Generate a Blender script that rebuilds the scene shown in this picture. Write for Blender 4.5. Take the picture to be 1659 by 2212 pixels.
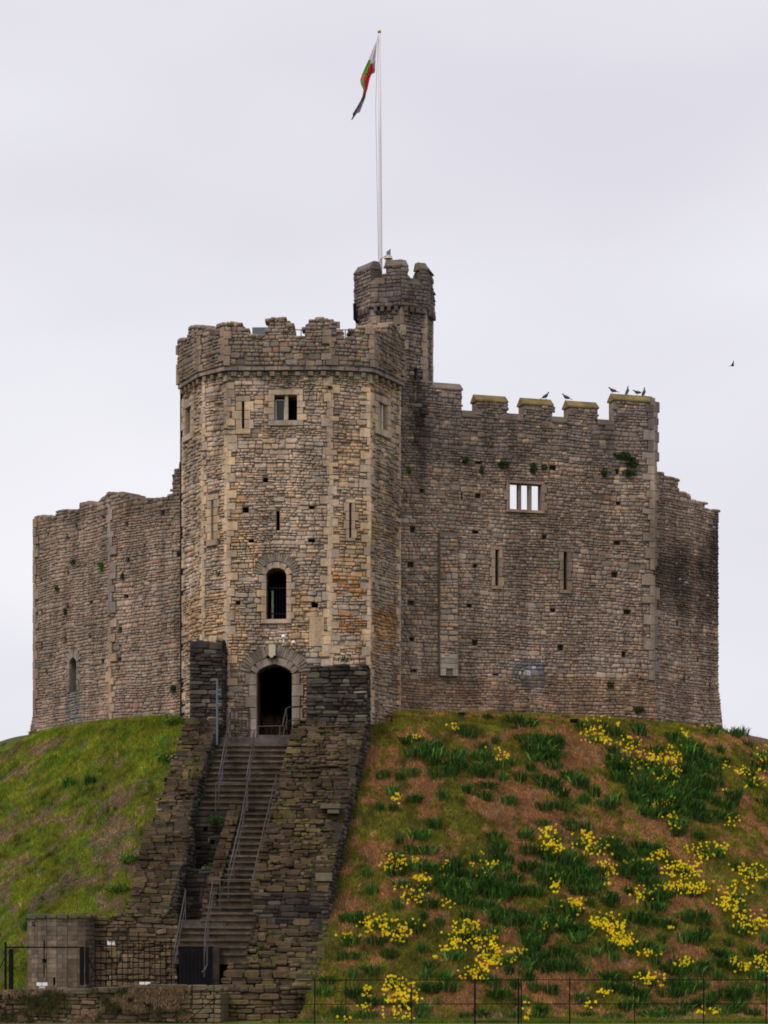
import bpy, math, random
import numpy as np
from mathutils import Vector, Matrix, noise as mnoise
R = math.radians
rng = random.Random(7)
nrng = np.random.default_rng(11)
S = bpy.context.scene
for o in list(bpy.data.objects):
    bpy.data.objects.remove(o)
COL = S.collection

# ------------------------------------------------------------------ camera, light, exposure
K = 5757.0          # focal length in units of the measured picture (1659 wide)
HD = 2070.0         # horizon row in the same units
CZ = 1.6            # eye height
cd = bpy.data.cameras.new('camera'); cam = bpy.data.objects.new('camera', cd); COL.objects.link(cam)
cam.location = (0, 0, CZ); cam.rotation_euler = (R(90), 0, 0)
cd.sensor_fit = 'HORIZONTAL'; cd.sensor_width = 36; cd.lens = 36 * K / 1659
cd.shift_y = (HD - 1106) / 1659; cd.clip_start = 0.5; cd.clip_end = 6000
S.camera = cam
SUN_EL, SUN_AZ = R(48), R(-38)      # azimuth measured from the camera side, to the left
w = bpy.data.worlds.new('World'); S.world = w; w.use_nodes = True
nt = w.node_tree; nt.nodes.clear()
wo = nt.nodes.new('ShaderNodeOutputWorld'); bg = nt.nodes.new('ShaderNodeBackground')
sky = nt.nodes.new('ShaderNodeTexSky'); sky.sky_type = 'NISHITA'; sky.sun_disc = False
sky.sun_elevation = SUN_EL; sky.sun_rotation = R(180) + SUN_AZ
tc = nt.nodes.new('ShaderNodeTexCoord'); mp = nt.nodes.new('ShaderNodeMapping')
mp.inputs['Scale'].default_value = (2.0, 2.0, 5.5); mp.inputs['Rotation'].default_value = (0, R(14), 0)
nz = nt.nodes.new('ShaderNodeTexNoise'); nz.inputs['Scale'].default_value = 1.7; nz.inputs['Detail'].default_value = 3
nz.inputs['Roughness'].default_value = 0.4
cr = nt.nodes.new('ShaderNodeValToRGB')
cr.color_ramp.elements[0].position = 0.30; cr.color_ramp.elements[0].color = (7.5, 7.35, 8.15, 1)
cr.color_ramp.elements[1].position = 0.72; cr.color_ramp.elements[1].color = (9.3, 9.2, 9.65, 1)
mx = nt.nodes.new('ShaderNodeMix'); mx.data_type = 'RGBA'; mx.inputs['Factor'].default_value = 0.95
nt.links.new(tc.outputs['Generated'], mp.inputs['Vector']); nt.links.new(mp.outputs['Vector'], nz.inputs['Vector'])
nt.links.new(nz.outputs['Fac'], cr.inputs['Fac'])
nt.links.new(sky.outputs['Color'], mx.inputs['A']); nt.links.new(cr.outputs['Color'], mx.inputs['B'])
nt.links.new(mx.outputs['Result'], bg.inputs['Color']); bg.inputs['Strength'].default_value = 0.1
nt.links.new(bg.outputs[0], wo.inputs['Surface'])
sl = bpy.data.lights.new('sun', 'SUN'); sl.energy = 1.7; sl.angle = R(22); sl.color = (1, 0.93, 0.83)
so = bpy.data.objects.new('sun', sl); COL.objects.link(so)
sd = Vector((math.sin(SUN_AZ) * math.cos(SUN_EL), -math.cos(SUN_AZ) * math.cos(SUN_EL), math.sin(SUN_EL)))
so.rotation_euler = sd.to_track_quat('Z', 'Y').to_euler(); so.location = sd * 150
S.view_settings.view_transform = 'Standard'; S.view_settings.look = 'None'
S.view_settings.exposure = 0.0; S.view_settings.gamma = 1; S.view_settings.use_curve_mapping = False
S.render.engine = 'CYCLES'; S.cycles.filter_width = 1.8

# ------------------------------------------------------------------ small helpers
def X(dx, Y): return (dx - 829.5) / K * Y
def Z(dy, Y): return CZ + (HD - dy) / K * Y
def P(dx, Y): return (X(dx, Y), Y)
def tag(o, label=None, cat=None, group=None, kind=None):
    if label: o['label'] = label
    if cat: o['category'] = cat
    if group: o['group'] = group
    if kind: o['kind'] = kind
    return o
def empty(name, loc, label=None, cat=None, group=None):
    o = bpy.data.objects.new(name, None); COL.objects.link(o); o.location = loc
    o.empty_display_size = 0.3
    return tag(o, label, cat, group)
def attach(o, parent):
    if parent is not None:
        o.parent = parent
        o.matrix_parent_inverse = WM[parent.name].inverted() if parent.name in WM else Matrix.Translation(-Vector(parent.location))
WM = {}
def mesh(name, V, F, mat, parent=None, col=None, smooth=False, loc=None):
    """V, F in world coordinates (or local to loc)"""
    me = bpy.data.meshes.new(name)
    V = np.asarray(V, dtype=np.float32).reshape(-1, 3)
    if isinstance(F, np.ndarray):
        n = F.shape[1]
        me.vertices.add(len(V)); me.vertices.foreach_set('co', V.ravel())
        me.loops.add(F.size); me.loops.foreach_set('vertex_index', F.astype(np.int32).ravel())
        me.polygons.add(len(F)); me.polygons.foreach_set('loop_start', np.arange(0, F.size, n, dtype=np.int32))
        try: me.polygons.foreach_set('loop_total', np.full(len(F), n, dtype=np.int32))
        except Exception: pass
        me.update(calc_edges=True)
    else:
        me.from_pydata([tuple(map(float, v)) for v in V], [], F)
    if col is not None:
        a = me.attributes.new('col', 'FLOAT_COLOR', 'POINT')
        c = np.ones((len(V), 4), np.float32); c[:, :3] = col
        a.data.foreach_set('color', c.ravel())
    if mat: me.materials.append(mat)
    if smooth: me.shade_smooth()
    o = bpy.data.objects.new(name, me); COL.objects.link(o)
    if loc is not None: o.location = loc
    if parent is not None:
        o.parent = parent
        o.matrix_parent_inverse = Matrix.Translation(-Vector(parent.location))
    return o
class MB:
    def __init__(s): s.V = []; s.F = []
    def box(s, x0, x1, y0, y1, z0, z1):
        b = len(s.V)
        s.V += [(x0,y0,z0),(x1,y0,z0),(x1,y1,z0),(x0,y1,z0),(x0,y0,z1),(x1,y0,z1),(x1,y1,z1),(x0,y1,z1)]
        s.F += [[b+i for i in f] for f in ((0,3,2,1),(4,5,6,7),(0,1,5,4),(1,2,6,5),(2,3,7,6),(3,0,4,7))]
        return s
    def obox(s, o, a, b_, c):
        """box from corner o with edge vectors a, b, c"""
        o, a, b_, c = map(Vector, (o, a, b_, c)); b = len(s.V)
        s.V += [tuple(v) for v in (o, o+a, o+a+b_, o+b_, o+c, o+a+c, o+a+b_+c, o+b_+c)]
        s.F += [[b+i for i in f] for f in ((0,3,2,1),(4,5,6,7),(0,1,5,4),(1,2,6,5),(2,3,7,6),(3,0,4,7))]
        return s
    def tube(s, pts, r, n=8, cap=True, r1=None):
        pts = [Vector(p) for p in pts]; b0 = len(s.V); m = len(pts)
        for i, p in enumerate(pts):
            if i == 0: d = pts[1] - p
            elif i == m-1: d = p - pts[i-1]
            else: d = (pts[i+1] - p).normalized() + (p - pts[i-1]).normalized()
            d.normalize()
            a = d.cross(Vector((0.13, 0.9, 0.31))).normalized(); c = d.cross(a)
            rr = r if r1 is None else r + (r1 - r) * i / (m - 1)
            for k in range(n):
                t = 2*math.pi*k/n
                s.V.append(tuple(p + a*math.cos(t)*rr + c*math.sin(t)*rr))
        for i in range(m-1):
            for k in range(n):
                k2 = (k+1) % n
                s.F.append([b0+i*n+k, b0+i*n+k2, b0+(i+1)*n+k2, b0+(i+1)*n+k])
        if cap:
            s.F.append([b0+k for k in range(n)][::-1]); s.F.append([b0+(m-1)*n+k for k in range(n)])
        return s
    def lathe(s, c, prof, n=16):
        b0 = len(s.V)
        for r, z in prof:
            for k in range(n):
                t = 2*math.pi*k/n; s.V.append((c[0]+r*math.cos(t), c[1]+r*math.sin(t), c[2]+z))
        for i in range(len(prof)-1):
            for k in range(n):
                k2 = (k+1) % n
                s.F.append([b0+i*n+k, b0+i*n+k2, b0+(i+1)*n+k2, b0+(i+1)*n+k])
        s.F.append([b0+k for k in range(n)][::-1]); s.F.append([b0+(len(prof)-1)*n+k for k in range(n)])
        return s
    def ellipsoid(s, c, r, n=12, m=8, M=None):
        b0 = len(s.V); c = Vector(c)
        for i in range(m+1):
            ph = math.pi*i/m
            for k in range(n):
                t = 2*math.pi*k/n
                v = Vector((r[0]*math.sin(ph)*math.cos(t), r[1]*math.sin(ph)*math.sin(t), r[2]*math.cos(ph)))
                if M: v = M @ v
                s.V.append(tuple(c + v))
        for i in range(m):
            for k in range(n):
                k2 = (k+1) % n
                s.F.append([b0+i*n+k, b0+(i+1)*n+k, b0+(i+1)*n+k2, b0+i*n+k2])
        return s
    def build(s, name, mat, parent=None, smooth=False):
        return mesh(name, s.V, s.F, mat, parent, smooth=smooth)

# ------------------------------------------------------------------ numpy value noise
def _h(ix, iy, seed):
    n = (ix.astype(np.int64) * 374761393 + iy.astype(np.int64) * 668265263 + seed * 974711) & 0x7fffffff
    n = ((n ^ (n >> 13)) * 1274126177) & 0x7fffffff
    return ((n ^ (n >> 16)) & 0xffff) / 65535.0
def vnoise(x, y, seed=0):
    x = np.asarray(x, float); y = np.asarray(y, float)
    ix = np.floor(x); iy = np.floor(y); fx = x-ix; fy = y-iy
    fx = fx*fx*(3-2*fx); fy = fy*fy*(3-2*fy)
    a = _h(ix, iy, seed); b = _h(ix+1, iy, seed); c = _h(ix, iy+1, seed); d = _h(ix+1, iy+1, seed)
    return (a*(1-fx)+b*fx)*(1-fy) + (c*(1-fx)+d*fx)*fy
def fbm(x, y, seed=0, oct=4):
    s = 0; a = 0.5; t = 0
    for i in range(oct):
        s = s + a*vnoise(np.asarray(x)*2**i, np.asarray(y)*2**i, seed+i*17); t += a; a *= 0.55
    return s/t

# ------------------------------------------------------------------ materials
def newmat(name):
    m = bpy.data.materials.new(name); m.use_nodes = True
    return m, m.node_tree, m.node_tree.nodes['Principled BSDF']
def stone_mat(name, src, const=(0.2,0.18,0.16), bump=0.5, var=0.35, scale=9.0):
    m, t, b = newmat(name); N = t.nodes.new; L = t.links.new
    if src == 'attr':
        a = N('ShaderNodeAttribute'); a.attribute_name = 'col'; base = a.outputs['Color']
    elif src == 'obj':
        a = N('ShaderNodeObjectInfo'); base = a.outputs['Color']
    else:
        a = N('ShaderNodeRGB'); a.outputs[0].default_value = (*const, 1); base = a.outputs[0]
    geo = N('ShaderNodeNewGeometry')
    n1 = N('ShaderNodeTexNoise'); n1.inputs['Scale'].default_value = scale; n1.inputs['Detail'].default_value = 6; n1.inputs['Roughness'].default_value = 0.7
    n2 = N('ShaderNodeTexNoise'); n2.inputs['Scale'].default_value = 0.55; n2.inputs['Detail'].default_value = 3
    n3 = N('ShaderNodeTexNoise'); n3.inputs['Scale'].default_value = 38; n3.inputs['Detail'].default_value = 4
    for n in (n1, n2, n3): L(geo.outputs['Position'], n.inputs['Vector'])
    r1 = N('ShaderNodeMapRange'); r1.inputs['From Min'].default_value = 0.3; r1.inputs['From Max'].default_value = 0.7
    r1.inputs['To Min'].default_value = 1-var; r1.inputs['To Max'].default_value = 1+var
    L(n1.outputs['Fac'], r1.inputs['Value'])
    r2 = N('ShaderNodeMapRange'); r2.inputs['From Min'].default_value = 0.3; r2.inputs['From Max'].default_value = 0.7
    r2.inputs['To Min'].default_value = 0.80; r2.inputs['To Max'].default_value = 1.24
    L(n2.outputs['Fac'], r2.inputs['Value'])
    mpv = N('ShaderNodeMapping'); mpv.inputs['Scale'].default_value = (1.9, 1.9, .22); L(geo.outputs['Position'], mpv.inputs['Vector'])
    n4 = N('ShaderNodeTexNoise'); n4.inputs['Scale'].default_value = 1.0; n4.inputs['Detail'].default_value = 4; n4.inputs['Roughness'].default_value = 0.6; L(mpv.outputs['Vector'], n4.inputs['Vector'])
    r4 = N('ShaderNodeMapRange'); r4.inputs['From Min'].default_value = 0.36; r4.inputs['From Max'].default_value = 0.60
    r4.inputs['To Min'].default_value = 0.74; r4.inputs['To Max'].default_value = 1.20
    L(n4.outputs['Fac'], r4.inputs['Value'])
    m0 = N('ShaderNodeMath'); m0.operation = 'MULTIPLY'; L(r1.outputs[0], m0.inputs[0]); L(r4.outputs[0], m0.inputs[1])
    mm = N('ShaderNodeMath'); mm.operation = 'MULTIPLY'; L(m0.outputs[0], mm.inputs[0]); L(r2.outputs[0], mm.inputs[1])
    vm = N('ShaderNodeVectorMath'); vm.operation = 'SCALE'; L(base, vm.inputs[0]); L(mm.outputs[0], vm.inputs['Scale'])
    L(vm.outputs[0], b.inputs['Base Color'])
    b.inputs['Roughness'].default_value = 0.93; b.inputs['Specular IOR Level'].default_value = 0.15
    bp = N('ShaderNodeBump'); bp.inputs['Strength'].default_value = bump; bp.inputs['Distance'].default_value = 0.03
    ad = N('ShaderNodeMath'); ad.operation = 'ADD'; L(n1.outputs['Fac'], ad.inputs[0]); L(n3.outputs['Fac'], ad.inputs[1])
    L(ad.outputs[0], bp.inputs['Height']); L(bp.outputs[0], b.inputs['Normal'])
    return m
def plain(name, c, rough=0.6, metal=0.0, var=0.15, scale=12, bump=0.0, spec=0.3):
    m, t, b = newmat(name); N = t.nodes.new; L = t.links.new
    n1 = N('ShaderNodeTexNoise'); n1.inputs['Scale'].default_value = scale; n1.inputs['Detail'].default_value = 4
    g = N('ShaderNodeNewGeometry'); L(g.outputs['Position'], n1.inputs['Vector'])
    mx = N('ShaderNodeMix'); mx.data_type = 'RGBA'
    mx.inputs['A'].default_value = (*[v*(1-var) for v in c], 1); mx.inputs['B'].default_value = (*[min(1, v*(1+var)) for v in c], 1)
    L(n1.outputs['Fac'], mx.inputs['Factor']); L(mx.outputs['Result'], b.inputs['Base Color'])
    b.inputs['Roughness'].default_value = rough; b.inputs['Metallic'].default_value = metal
    b.inputs['Specular IOR Level'].default_value = spec
    if bump:
        bp = N('ShaderNodeBump'); bp.inputs['Strength'].default_value = bump; bp.inputs['Distance'].default_value = 0.02
        L(n1.outputs['Fac'], bp.inputs['Height']); L(bp.outputs[0], b.inputs['Normal'])
    return m
def attr_mat(name, rough=0.8, two=True, trans=0.0, var=0.2, scale=30):
    m, t, b = newmat(name); N = t.nodes.new; L = t.links.new
    a = N('ShaderNodeAttribute'); a.attribute_name = 'col'
    n1 = N('ShaderNodeTexNoise'); n1.inputs['Scale'].default_value = scale; n1.inputs['Detail'].default_value = 3
    g = N('ShaderNodeNewGeometry'); L(g.outputs['Position'], n1.inputs['Vector'])
    r1 = N('ShaderNodeMapRange'); r1.inputs['From Min'].default_value = 0.3; r1.inputs['From Max'].default_value = 0.7
    r1.inputs['To Min'].default_value = 1-var; r1.inputs['To Max'].default_value = 1+var
    L(n1.outputs['Fac'], r1.inputs['Value'])
    vm = N('ShaderNodeVectorMath'); vm.operation = 'SCALE'; L(a.outputs['Color'], vm.inputs[0]); L(r1.outputs[0], vm.inputs['Scale'])
    L(vm.outputs[0], b.inputs['Base Color'])
    b.inputs['Roughness'].default_value = rough; b.inputs['Specular IOR Level'].default_value = 0.2
    if trans:
        tr = N('ShaderNodeBsdfTranslucent'); L(vm.outputs[0], tr.inputs['Color'])
        ms = N('ShaderNodeMixShader'); ms.inputs[0].default_value = trans
        L(b.outputs[0], ms.inputs[1]); L(tr.outputs[0], ms.inputs[2])
        L(ms.outputs[0], t.nodes['Material Output'].inputs['Surface'])
    return m
M_STA = stone_mat('rubble_stone_attr', 'attr')
M_STO = stone_mat('cut_stone_obj', 'obj', var=0.22)
M_MORT = stone_mat('mortar', 'attr', bump=0.6, var=0.3, scale=14)
M_DARKIN = plain('interior_shade_dark', (0.022, 0.018, 0.016), rough=0.95, var=0.3, spec=0.03)  # near-black base colour stands in for the shade inside the tower
M_STEP = stone_mat('step_stone', 'obj', var=0.45, scale=4.0, bump=.8)
M_BLACK = plain('black_iron', (0.008, 0.008, 0.009), rough=0.8, metal=0.0, var=0.3, spec=0.08)
M_RAIL = plain('weathered_rail', (0.085, 0.07, 0.07), rough=0.5, metal=0.35, var=0.3)
M_GALV = plain('galvanised_steel', (0.13, 0.15, 0.19), rough=0.5, metal=0.4, var=0.2)
M_WHITE = plain('white_paint', (0.72, 0.68, 0.69), rough=0.45, var=0.06)
M_LAMPW = plain('white_lamp_housing', (0.8, 0.8, 0.8), rough=0.3, var=0.05)
M_GOLD = plain('gilded_ball', (0.8, 0.5, 0.12), rough=0.35, metal=0.6, var=0.1)
M_BEIGE = plain('beige_lamp_box', (0.5, 0.44, 0.3), rough=0.5, var=0.15)
M_WOODB = plain('black_stained_wood', (0.008, 0.008, 0.010), rough=0.85, var=0.4, spec=0.08)
M_DOOR = plain('brown_door_wood', (0.03, 0.012, 0.008), rough=0.8, var=0.3)
M_ROOF = plain('blue_grey_sheet', (0.11, 0.14, 0.16), rough=0.5, var=0.15)
M_GLASS = plain('dark_window_glass', (0.01, 0.011, 0.014), rough=0.12, var=0.1, spec=0.5)
M_GROUND = attr_mat('motte_soil', rough=0.95, var=0.35, scale=9)
M_GRASS = attr_mat('grass_blades', rough=0.75, trans=0.3, var=0.25, scale=6)
M_LEAF = attr_mat('leaf', rough=0.6, trans=0.25, var=0.25, scale=8)
M_PETAL = attr_mat('petals', rough=0.6, trans=0.35, var=0.12, scale=20)
M_FLAG = attr_mat('flag_cloth', rough=0.85, trans=0.5, var=0.06, scale=5)
M_BIRD = attr_mat('feathers', rough=0.8, var=0.2, scale=30)

# ------------------------------------------------------------------ terrain
MC = (-0.3, 104.0)
SC_TOP = (86.6, 8.56)         # top nosing of the stairs: depth, height
def plane(Y, off=0.0): return SC_TOP[1] + off - 0.8*(SC_TOP[0]-Y)
def sk(Y): return 0.155*(86.6-Y)          # sideways drift of the stairs as they come down
def softplus(t): return np.logaddexp(0, t)
def ground_raw(x, y):
    x = np.asarray(x, float); y = np.asarray(y, float)
    r = np.hypot(x-MC[0], y-MC[1])
    r = r - np.clip((x-9)/6, 0, 1)*.55 + np.clip((-x-8)/6, 0, 1)*.4
    r = r + 0.5*(fbm(x*0.25+9, y*0.25, 3, 2)-0.5)
    z = 9.95 - 0.78*0.55*softplus((r-15.1)/0.55)
    z = z + (fbm(x*0.9, y*0.9, 5, 3)-0.5)*0.35*np.clip((r-15.2)/1.5, 0, 1) + (fbm(x*4, y*4, 8, 2)-0.5)*0.08*np.clip((r-15.2)/1.5, 0, 1)
    k = 0.25
    return -0.2 + k*softplus((z+0.2)/k)
def ground(x, y):
    z = ground_raw(x, y)
    x = np.asarray(x, float); y = np.asarray(y, float)
    d = 0.155*(86.6-y)
    inst = (x > -6.35-d) & (x < -0.8-d) & (y > 77.6) & (y < 88.6)
    z = np.where(inst, np.minimum(z, SC_TOP[1]-0.8*(86.6-y)-2.6), z)
    tow = (x > -6.6) & (x < .35) & (y > 88.3) & (y < 95.6) & (np.hypot((x+3.1)/3.4, 0) < 1)
    z = np.where(tow, np.minimum(z, 8.2), z)
    inl = (x > -7.35) & (x < -5.9) & (y > 78.2) & (y < 82.6)
    z = np.where(inl, np.minimum(z, SC_TOP[1]-0.8*(86.6-y)-2.6), z)
    ter = (x > -9.2) & (x < -2.6) & (y < 78.3) & (y > 70)
    z = np.where(ter, np.minimum(z, 0.6), z)
    low = (x > -5.0) & (x < -.75-d) & (y < 77.5) & (y > 70)
    z = np.where(low, -.2, z)
    return z

# ------------------------------------------------------------------ stones
NVAR = 8
def unit_stone(k):
    r = random.Random(100+k)
    ci, cj = 0.10, 0.24
    ring = [(-0.5+ci, -0.5), (0.5-ci, -0.5), (0.5, -0.5+cj), (0.5, 0.5-cj), (0.5-ci, 0.5), (-0.5+ci, 0.5), (-0.5, 0.5-cj), (-0.5, -0.5+cj)]
    j = [(r.uniform(-.035, .035), r.uniform(-.08, .08)) for _ in ring]
    ring = [(a+p, b+q) for (a, b), (p, q) in zip(ring, j)]
    V = [(a, 0.0, b) for a, b in ring] + [(a, r.uniform(.5, .68), b) for a, b in ring]
    V += [(a*0.86+r.uniform(-.02, .02), 1.0+r.uniform(-.16, .06), b*0.66+r.uniform(-.04, .04)) for a, b in ring]
    F = []
    for i in range(2):
        for q in range(8):
            q2 = (q+1) % 8
            a, b, c, d = i*8+q, i*8+q2, (i+1)*8+q2, (i+1)*8+q
            F += [(a, b, c), (a, c, d)]
    F += [(16, 16+q, 17+q) for q in range(1, 7)]
    return np.array(V), np.array(F)
def unit_block(k):
    r = random.Random(300+k)
    e = 0.03
    def rg(s, y): return [(sx*0.5*s+r.uniform(-.008, .008), y, sz*0.5*s+r.uniform(-.02, .02)) for sx, sz in ((-1,-1),(1,-1),(1,1),(-1,1))]
    V = rg(1, 0)+rg(1, .88)+rg(.93, 1.0)
    F = []
    for i in range(2):
        for q in range(4):
            q2 = (q+1) % 4
            a, b, c, d = i*4+q, i*4+q2, (i+1)*4+q2, (i+1)*4+q
            F += [(a, b, c), (a, c, d)]
    F += [(8, 9, 10), (8, 10, 11)]
    return np.array(V), np.array(F)
def unit_slab(k):
    V, F = unit_stone(40+k); r = random.Random(500+k); V = V.copy()
    V[8:16, 1] = [.9+r.uniform(-.012, .012) for _ in range(8)]; V[16:24, 1] = [1.0+r.uniform(-.012, .012) for _ in range(8)]
    V[16:24, 0] = V[8:16, 0]*.95; V[16:24, 2] = V[8:16, 2]*.80
    return V, F
UST = [unit_stone(k) for k in range(NVAR)] + [unit_block(k) for k in range(4)] + [unit_slab(k) for k in range(6)]
UMESH = []
for k, (V, F) in enumerate(UST):
    me = bpy.data.meshes.new('stone_shape'); me.from_pydata([tuple(v) for v in V], [], [tuple(int(i) for i in f) for f in F]); me.materials.append(M_STO)
    UMESH.append(me)
SLB = NVAR+4
BLK = NVAR     # first index of cut blocks

class St:
    __slots__ = ('o', 'u', 'n', 'v', 'w', 'd', 'h', 'k', 'c', 'name')
    def __init__(s, o, u, n, v, w, d, h, k, c, name='stone'):
        s.o = o; s.u = u; s.n = n; s.v = v; s.w = w; s.d = d; s.h = h; s.k = k; s.c = c; s.name = name
def stones_mesh(name, L, parent, mat=None):
    if not L: return None
    VV = []; FF = []; CC = []; base = 0
    for k in range(len(UST)):
        g = [s for s in L if s.k == k]
        if not g: continue
        uv, uf = UST[k]; m = len(g)
        O = np.array([s.o for s in g]); U = np.array([s.u for s in g]); N = np.array([s.n for s in g]); W = np.array([s.v for s in g])
        w = np.array([s.w for s in g])[:, None, None]; d = np.array([s.d for s in g])[:, None, None]; h = np.array([s.h for s in g])[:, None, None]
        v = O[:, None, :] + U[:, None, :]*uv[None, :, 0:1]*w + N[:, None, :]*uv[None, :, 1:2]*d + W[:, None, :]*uv[None, :, 2:3]*h
        VV.append(v.reshape(-1, 3)); nv = len(uv)
        f = uf[None] + (np.arange(m)*nv)[:, None, None] + base
        FF.append(f.reshape(-1, 3)); base += m*nv
        c = np.array([s.c for s in g]); CC.append(np.repeat(c, nv, axis=0))
    o = mesh(name, np.concatenate(VV), np.concatenate(FF), mat or M_STA, parent, col=np.concatenate(CC))
    o['kind'] = 'stuff'
    return o
def stone_obj(s, parent, name=None):
    o = bpy.data.objects.new(name or s.name, UMESH[s.k]); COL.objects.link(o)
    u = Vector(s.u)*s.w; n = Vector(s.n)*s.d; v = Vector(s.v)*s.h
    if u.cross(n).dot(v) < 0: pass
    M = Matrix(((u.x, n.x, v.x, s.o[0]), (u.y, n.y, v.y, s.o[1]), (u.z, n.z, v.z, s.o[2]), (0, 0, 0, 1)))
    if parent is not None:
        o.parent = parent; o.matrix_parent_inverse = Matrix.Translation(-Vector(parent.location)); o.matrix_basis = M
    else: o.matrix_basis = M
    o.color = (*s.c, 1)
    return o

# palettes (base colours, linear)
def pick(r, tab, j=0.13):
    t = r.random()*sum(p for p, c in tab)
    for p, c in tab:
        t -= p
        if t <= 0: break
    m = tab[0][1]; c = tuple(a*.60+b*.40 for a, b in zip(c, m)) if len(tab) > 4 else c
    f = 1 + r.uniform(-j, j)*.95; q = r.uniform(-0.04, 0.04)
    return (max(.01, c[0]*f*(1+q)*1.04), max(.01, c[1]*f*.97), max(.01, c[2]*f*(1-q)*.95))
TAN = (0.50, 0.365, 0.22)
PAL_TOWER = [(.30, (.37,.305,.25)), (.28, (.42,.335,.255)), (.17, (.54,.40,.26)), (.09, (.22,.165,.13)), (.10, (.31,.275,.25)), (.06, (.38,.23,.13))]
PAL_PARA = [(.35, (.225,.18,.15)), (.25, (.28,.21,.16)), (.12, (.14,.115,.10)), (.1, (.20,.19,.19)), (.10, (.33,.24,.15)), (.06, (.24,.12,.08))]
PAL_RIGHT = [(.30, (.285,.225,.185)), (.25, (.31,.235,.18)), (.10, (.14,.105,.09)), (.13, (.245,.21,.19)), (.10, (.42,.33,.25)), (.05, (.48,.34,.19)), (.05, (.25,.11,.07))]
PAL_RUP = [(.38, (.185,.15,.132)), (.22, (.21,.16,.13)), (.16, (.085,.07,.068)), (.12, (.13,.125,.13)), (.07, (.5,.36,.19)), (.04, (.3,.25,.22))]
PAL_LEFT = [(.30, (.30,.24,.195)), (.28, (.34,.25,.19)), (.09, (.15,.12,.10)), (.12, (.22,.2,.185)), (.12, (.37,.30,.23)), (.06, (.30,.145,.09))]
PAL_TURR = [(.42, (.175,.145,.13)), (.22, (.21,.165,.14)), (.16, (.10,.085,.082)), (.08, (.15,.145,.15)), (.08, (.27,.21,.155))]
PAL_FLANK = [(.34, (.115,.092,.070)), (.24, (.15,.117,.082)), (.18, (.05,.042,.038)), (.13, (.19,.15,.105)), (.05, (.12,.115,.055)), (.05, (.26,.225,.19))]
PAL_PIER = [(.45, (.06,.052,.045)), (.25, (.035,.03,.028)), (.2, (.10,.088,.07)), (.1, (.15,.13,.11))]
PAL_ROUND = [(.5, (.20,.165,.12)), (.25, (.16,.13,.095)), (.25, (.245,.20,.145))]

class Facet:
    """vertical wall plane between two plan points; u runs left to right as seen from outside"""
    def __init__(s, P0, P1):
        s.P0 = Vector((P0[0], P0[1], 0)); s.P1 = Vector((P1[0], P1[1], 0))
        s.L = (s.P1-s.P0).length; s.u = (s.P1-s.P0)/s.L; s.n = Vector((s.u.y, -s.u.x, 0))
    def uz(s, dx, dy):
        a = (dx-829.5)/K
        t = (s.P0.x - a*s.P0.y)/(a*s.u.y - s.u.x)
        Y = s.P0.y + t*s.u.y
        return t, CZ + (HD-dy)/K*Y
    def pt(s, u, z, d=0.0):
        p = s.P0 + s.u*u + s.n*d
        return (p.x, p.y, z)
    def rect(s, x0, x1, y0, y1):
        ym = (y0+y1)/2
        u0, _ = s.uz(x0, ym); u1, _ = s.uz(x1, ym); xm = (x0+x1)/2
        _, zt = s.uz(xm, y0); _, zb = s.uz(xm, y1)
        return [u0, u1, zb, zt]

def prof(points):
    us = [p[0] for p in points]; zs = [p[1] for p in points]
    return lambda u: float(np.interp(u, us, zs))

def core(F, mb, z0, topf, holes, th, front=0.45, step=0.3, thru=(), mb2=None, u0=0.0, u1=None, off0=0.0, splay=(0, 0)):
    """solid wall body as butted boxes: a front skin with recesses, a rear skin with the through openings only"""
    u1 = F.L if u1 is None else u1
    for hs, da, db, tgt in ((list(holes)+list(thru), 0.0, front, mb), ([[h[0]-splay[0], h[1]+splay[0], h[2], h[3]+splay[1]] for h in thru], front, th, mb2 or mb)):
        cuts = {u0, u1}
        for h in hs: cuts.add(min(max(h[0], u0), u1)); cuts.add(min(max(h[1], u0), u1))
        n = max(1, int((u1-u0)/step))
        if topf.__name__ != 'flat':
            for i in range(n+1): cuts.add(u0+(u1-u0)*i/n)
        cs = sorted(cuts)
        for a, b in zip(cs[:-1], cs[1:]):
            if b-a < 1e-4: continue
            m = (a+b)/2; top = topf(m)
            iv = [(z0, top)]
            for h in hs:
                if h[0] <= m <= h[1]:
                    nv = []
                    for p, q in iv:
                        if h[3] <= p or h[2] >= q: nv.append((p, q)); continue
                        if h[2] > p: nv.append((p, h[2]))
                        if h[3] < q: nv.append((h[3], q))
                    iv = nv
            for p, q in iv:
                if q-p > 0.01:
                    tgt.obox(F.pt(a, p, off0-da), F.u*(b-a), -F.n*(db-da), Vector((0, 0, q-p)))

def flatf(z):
    def flat(u): return z
    return flat

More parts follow.
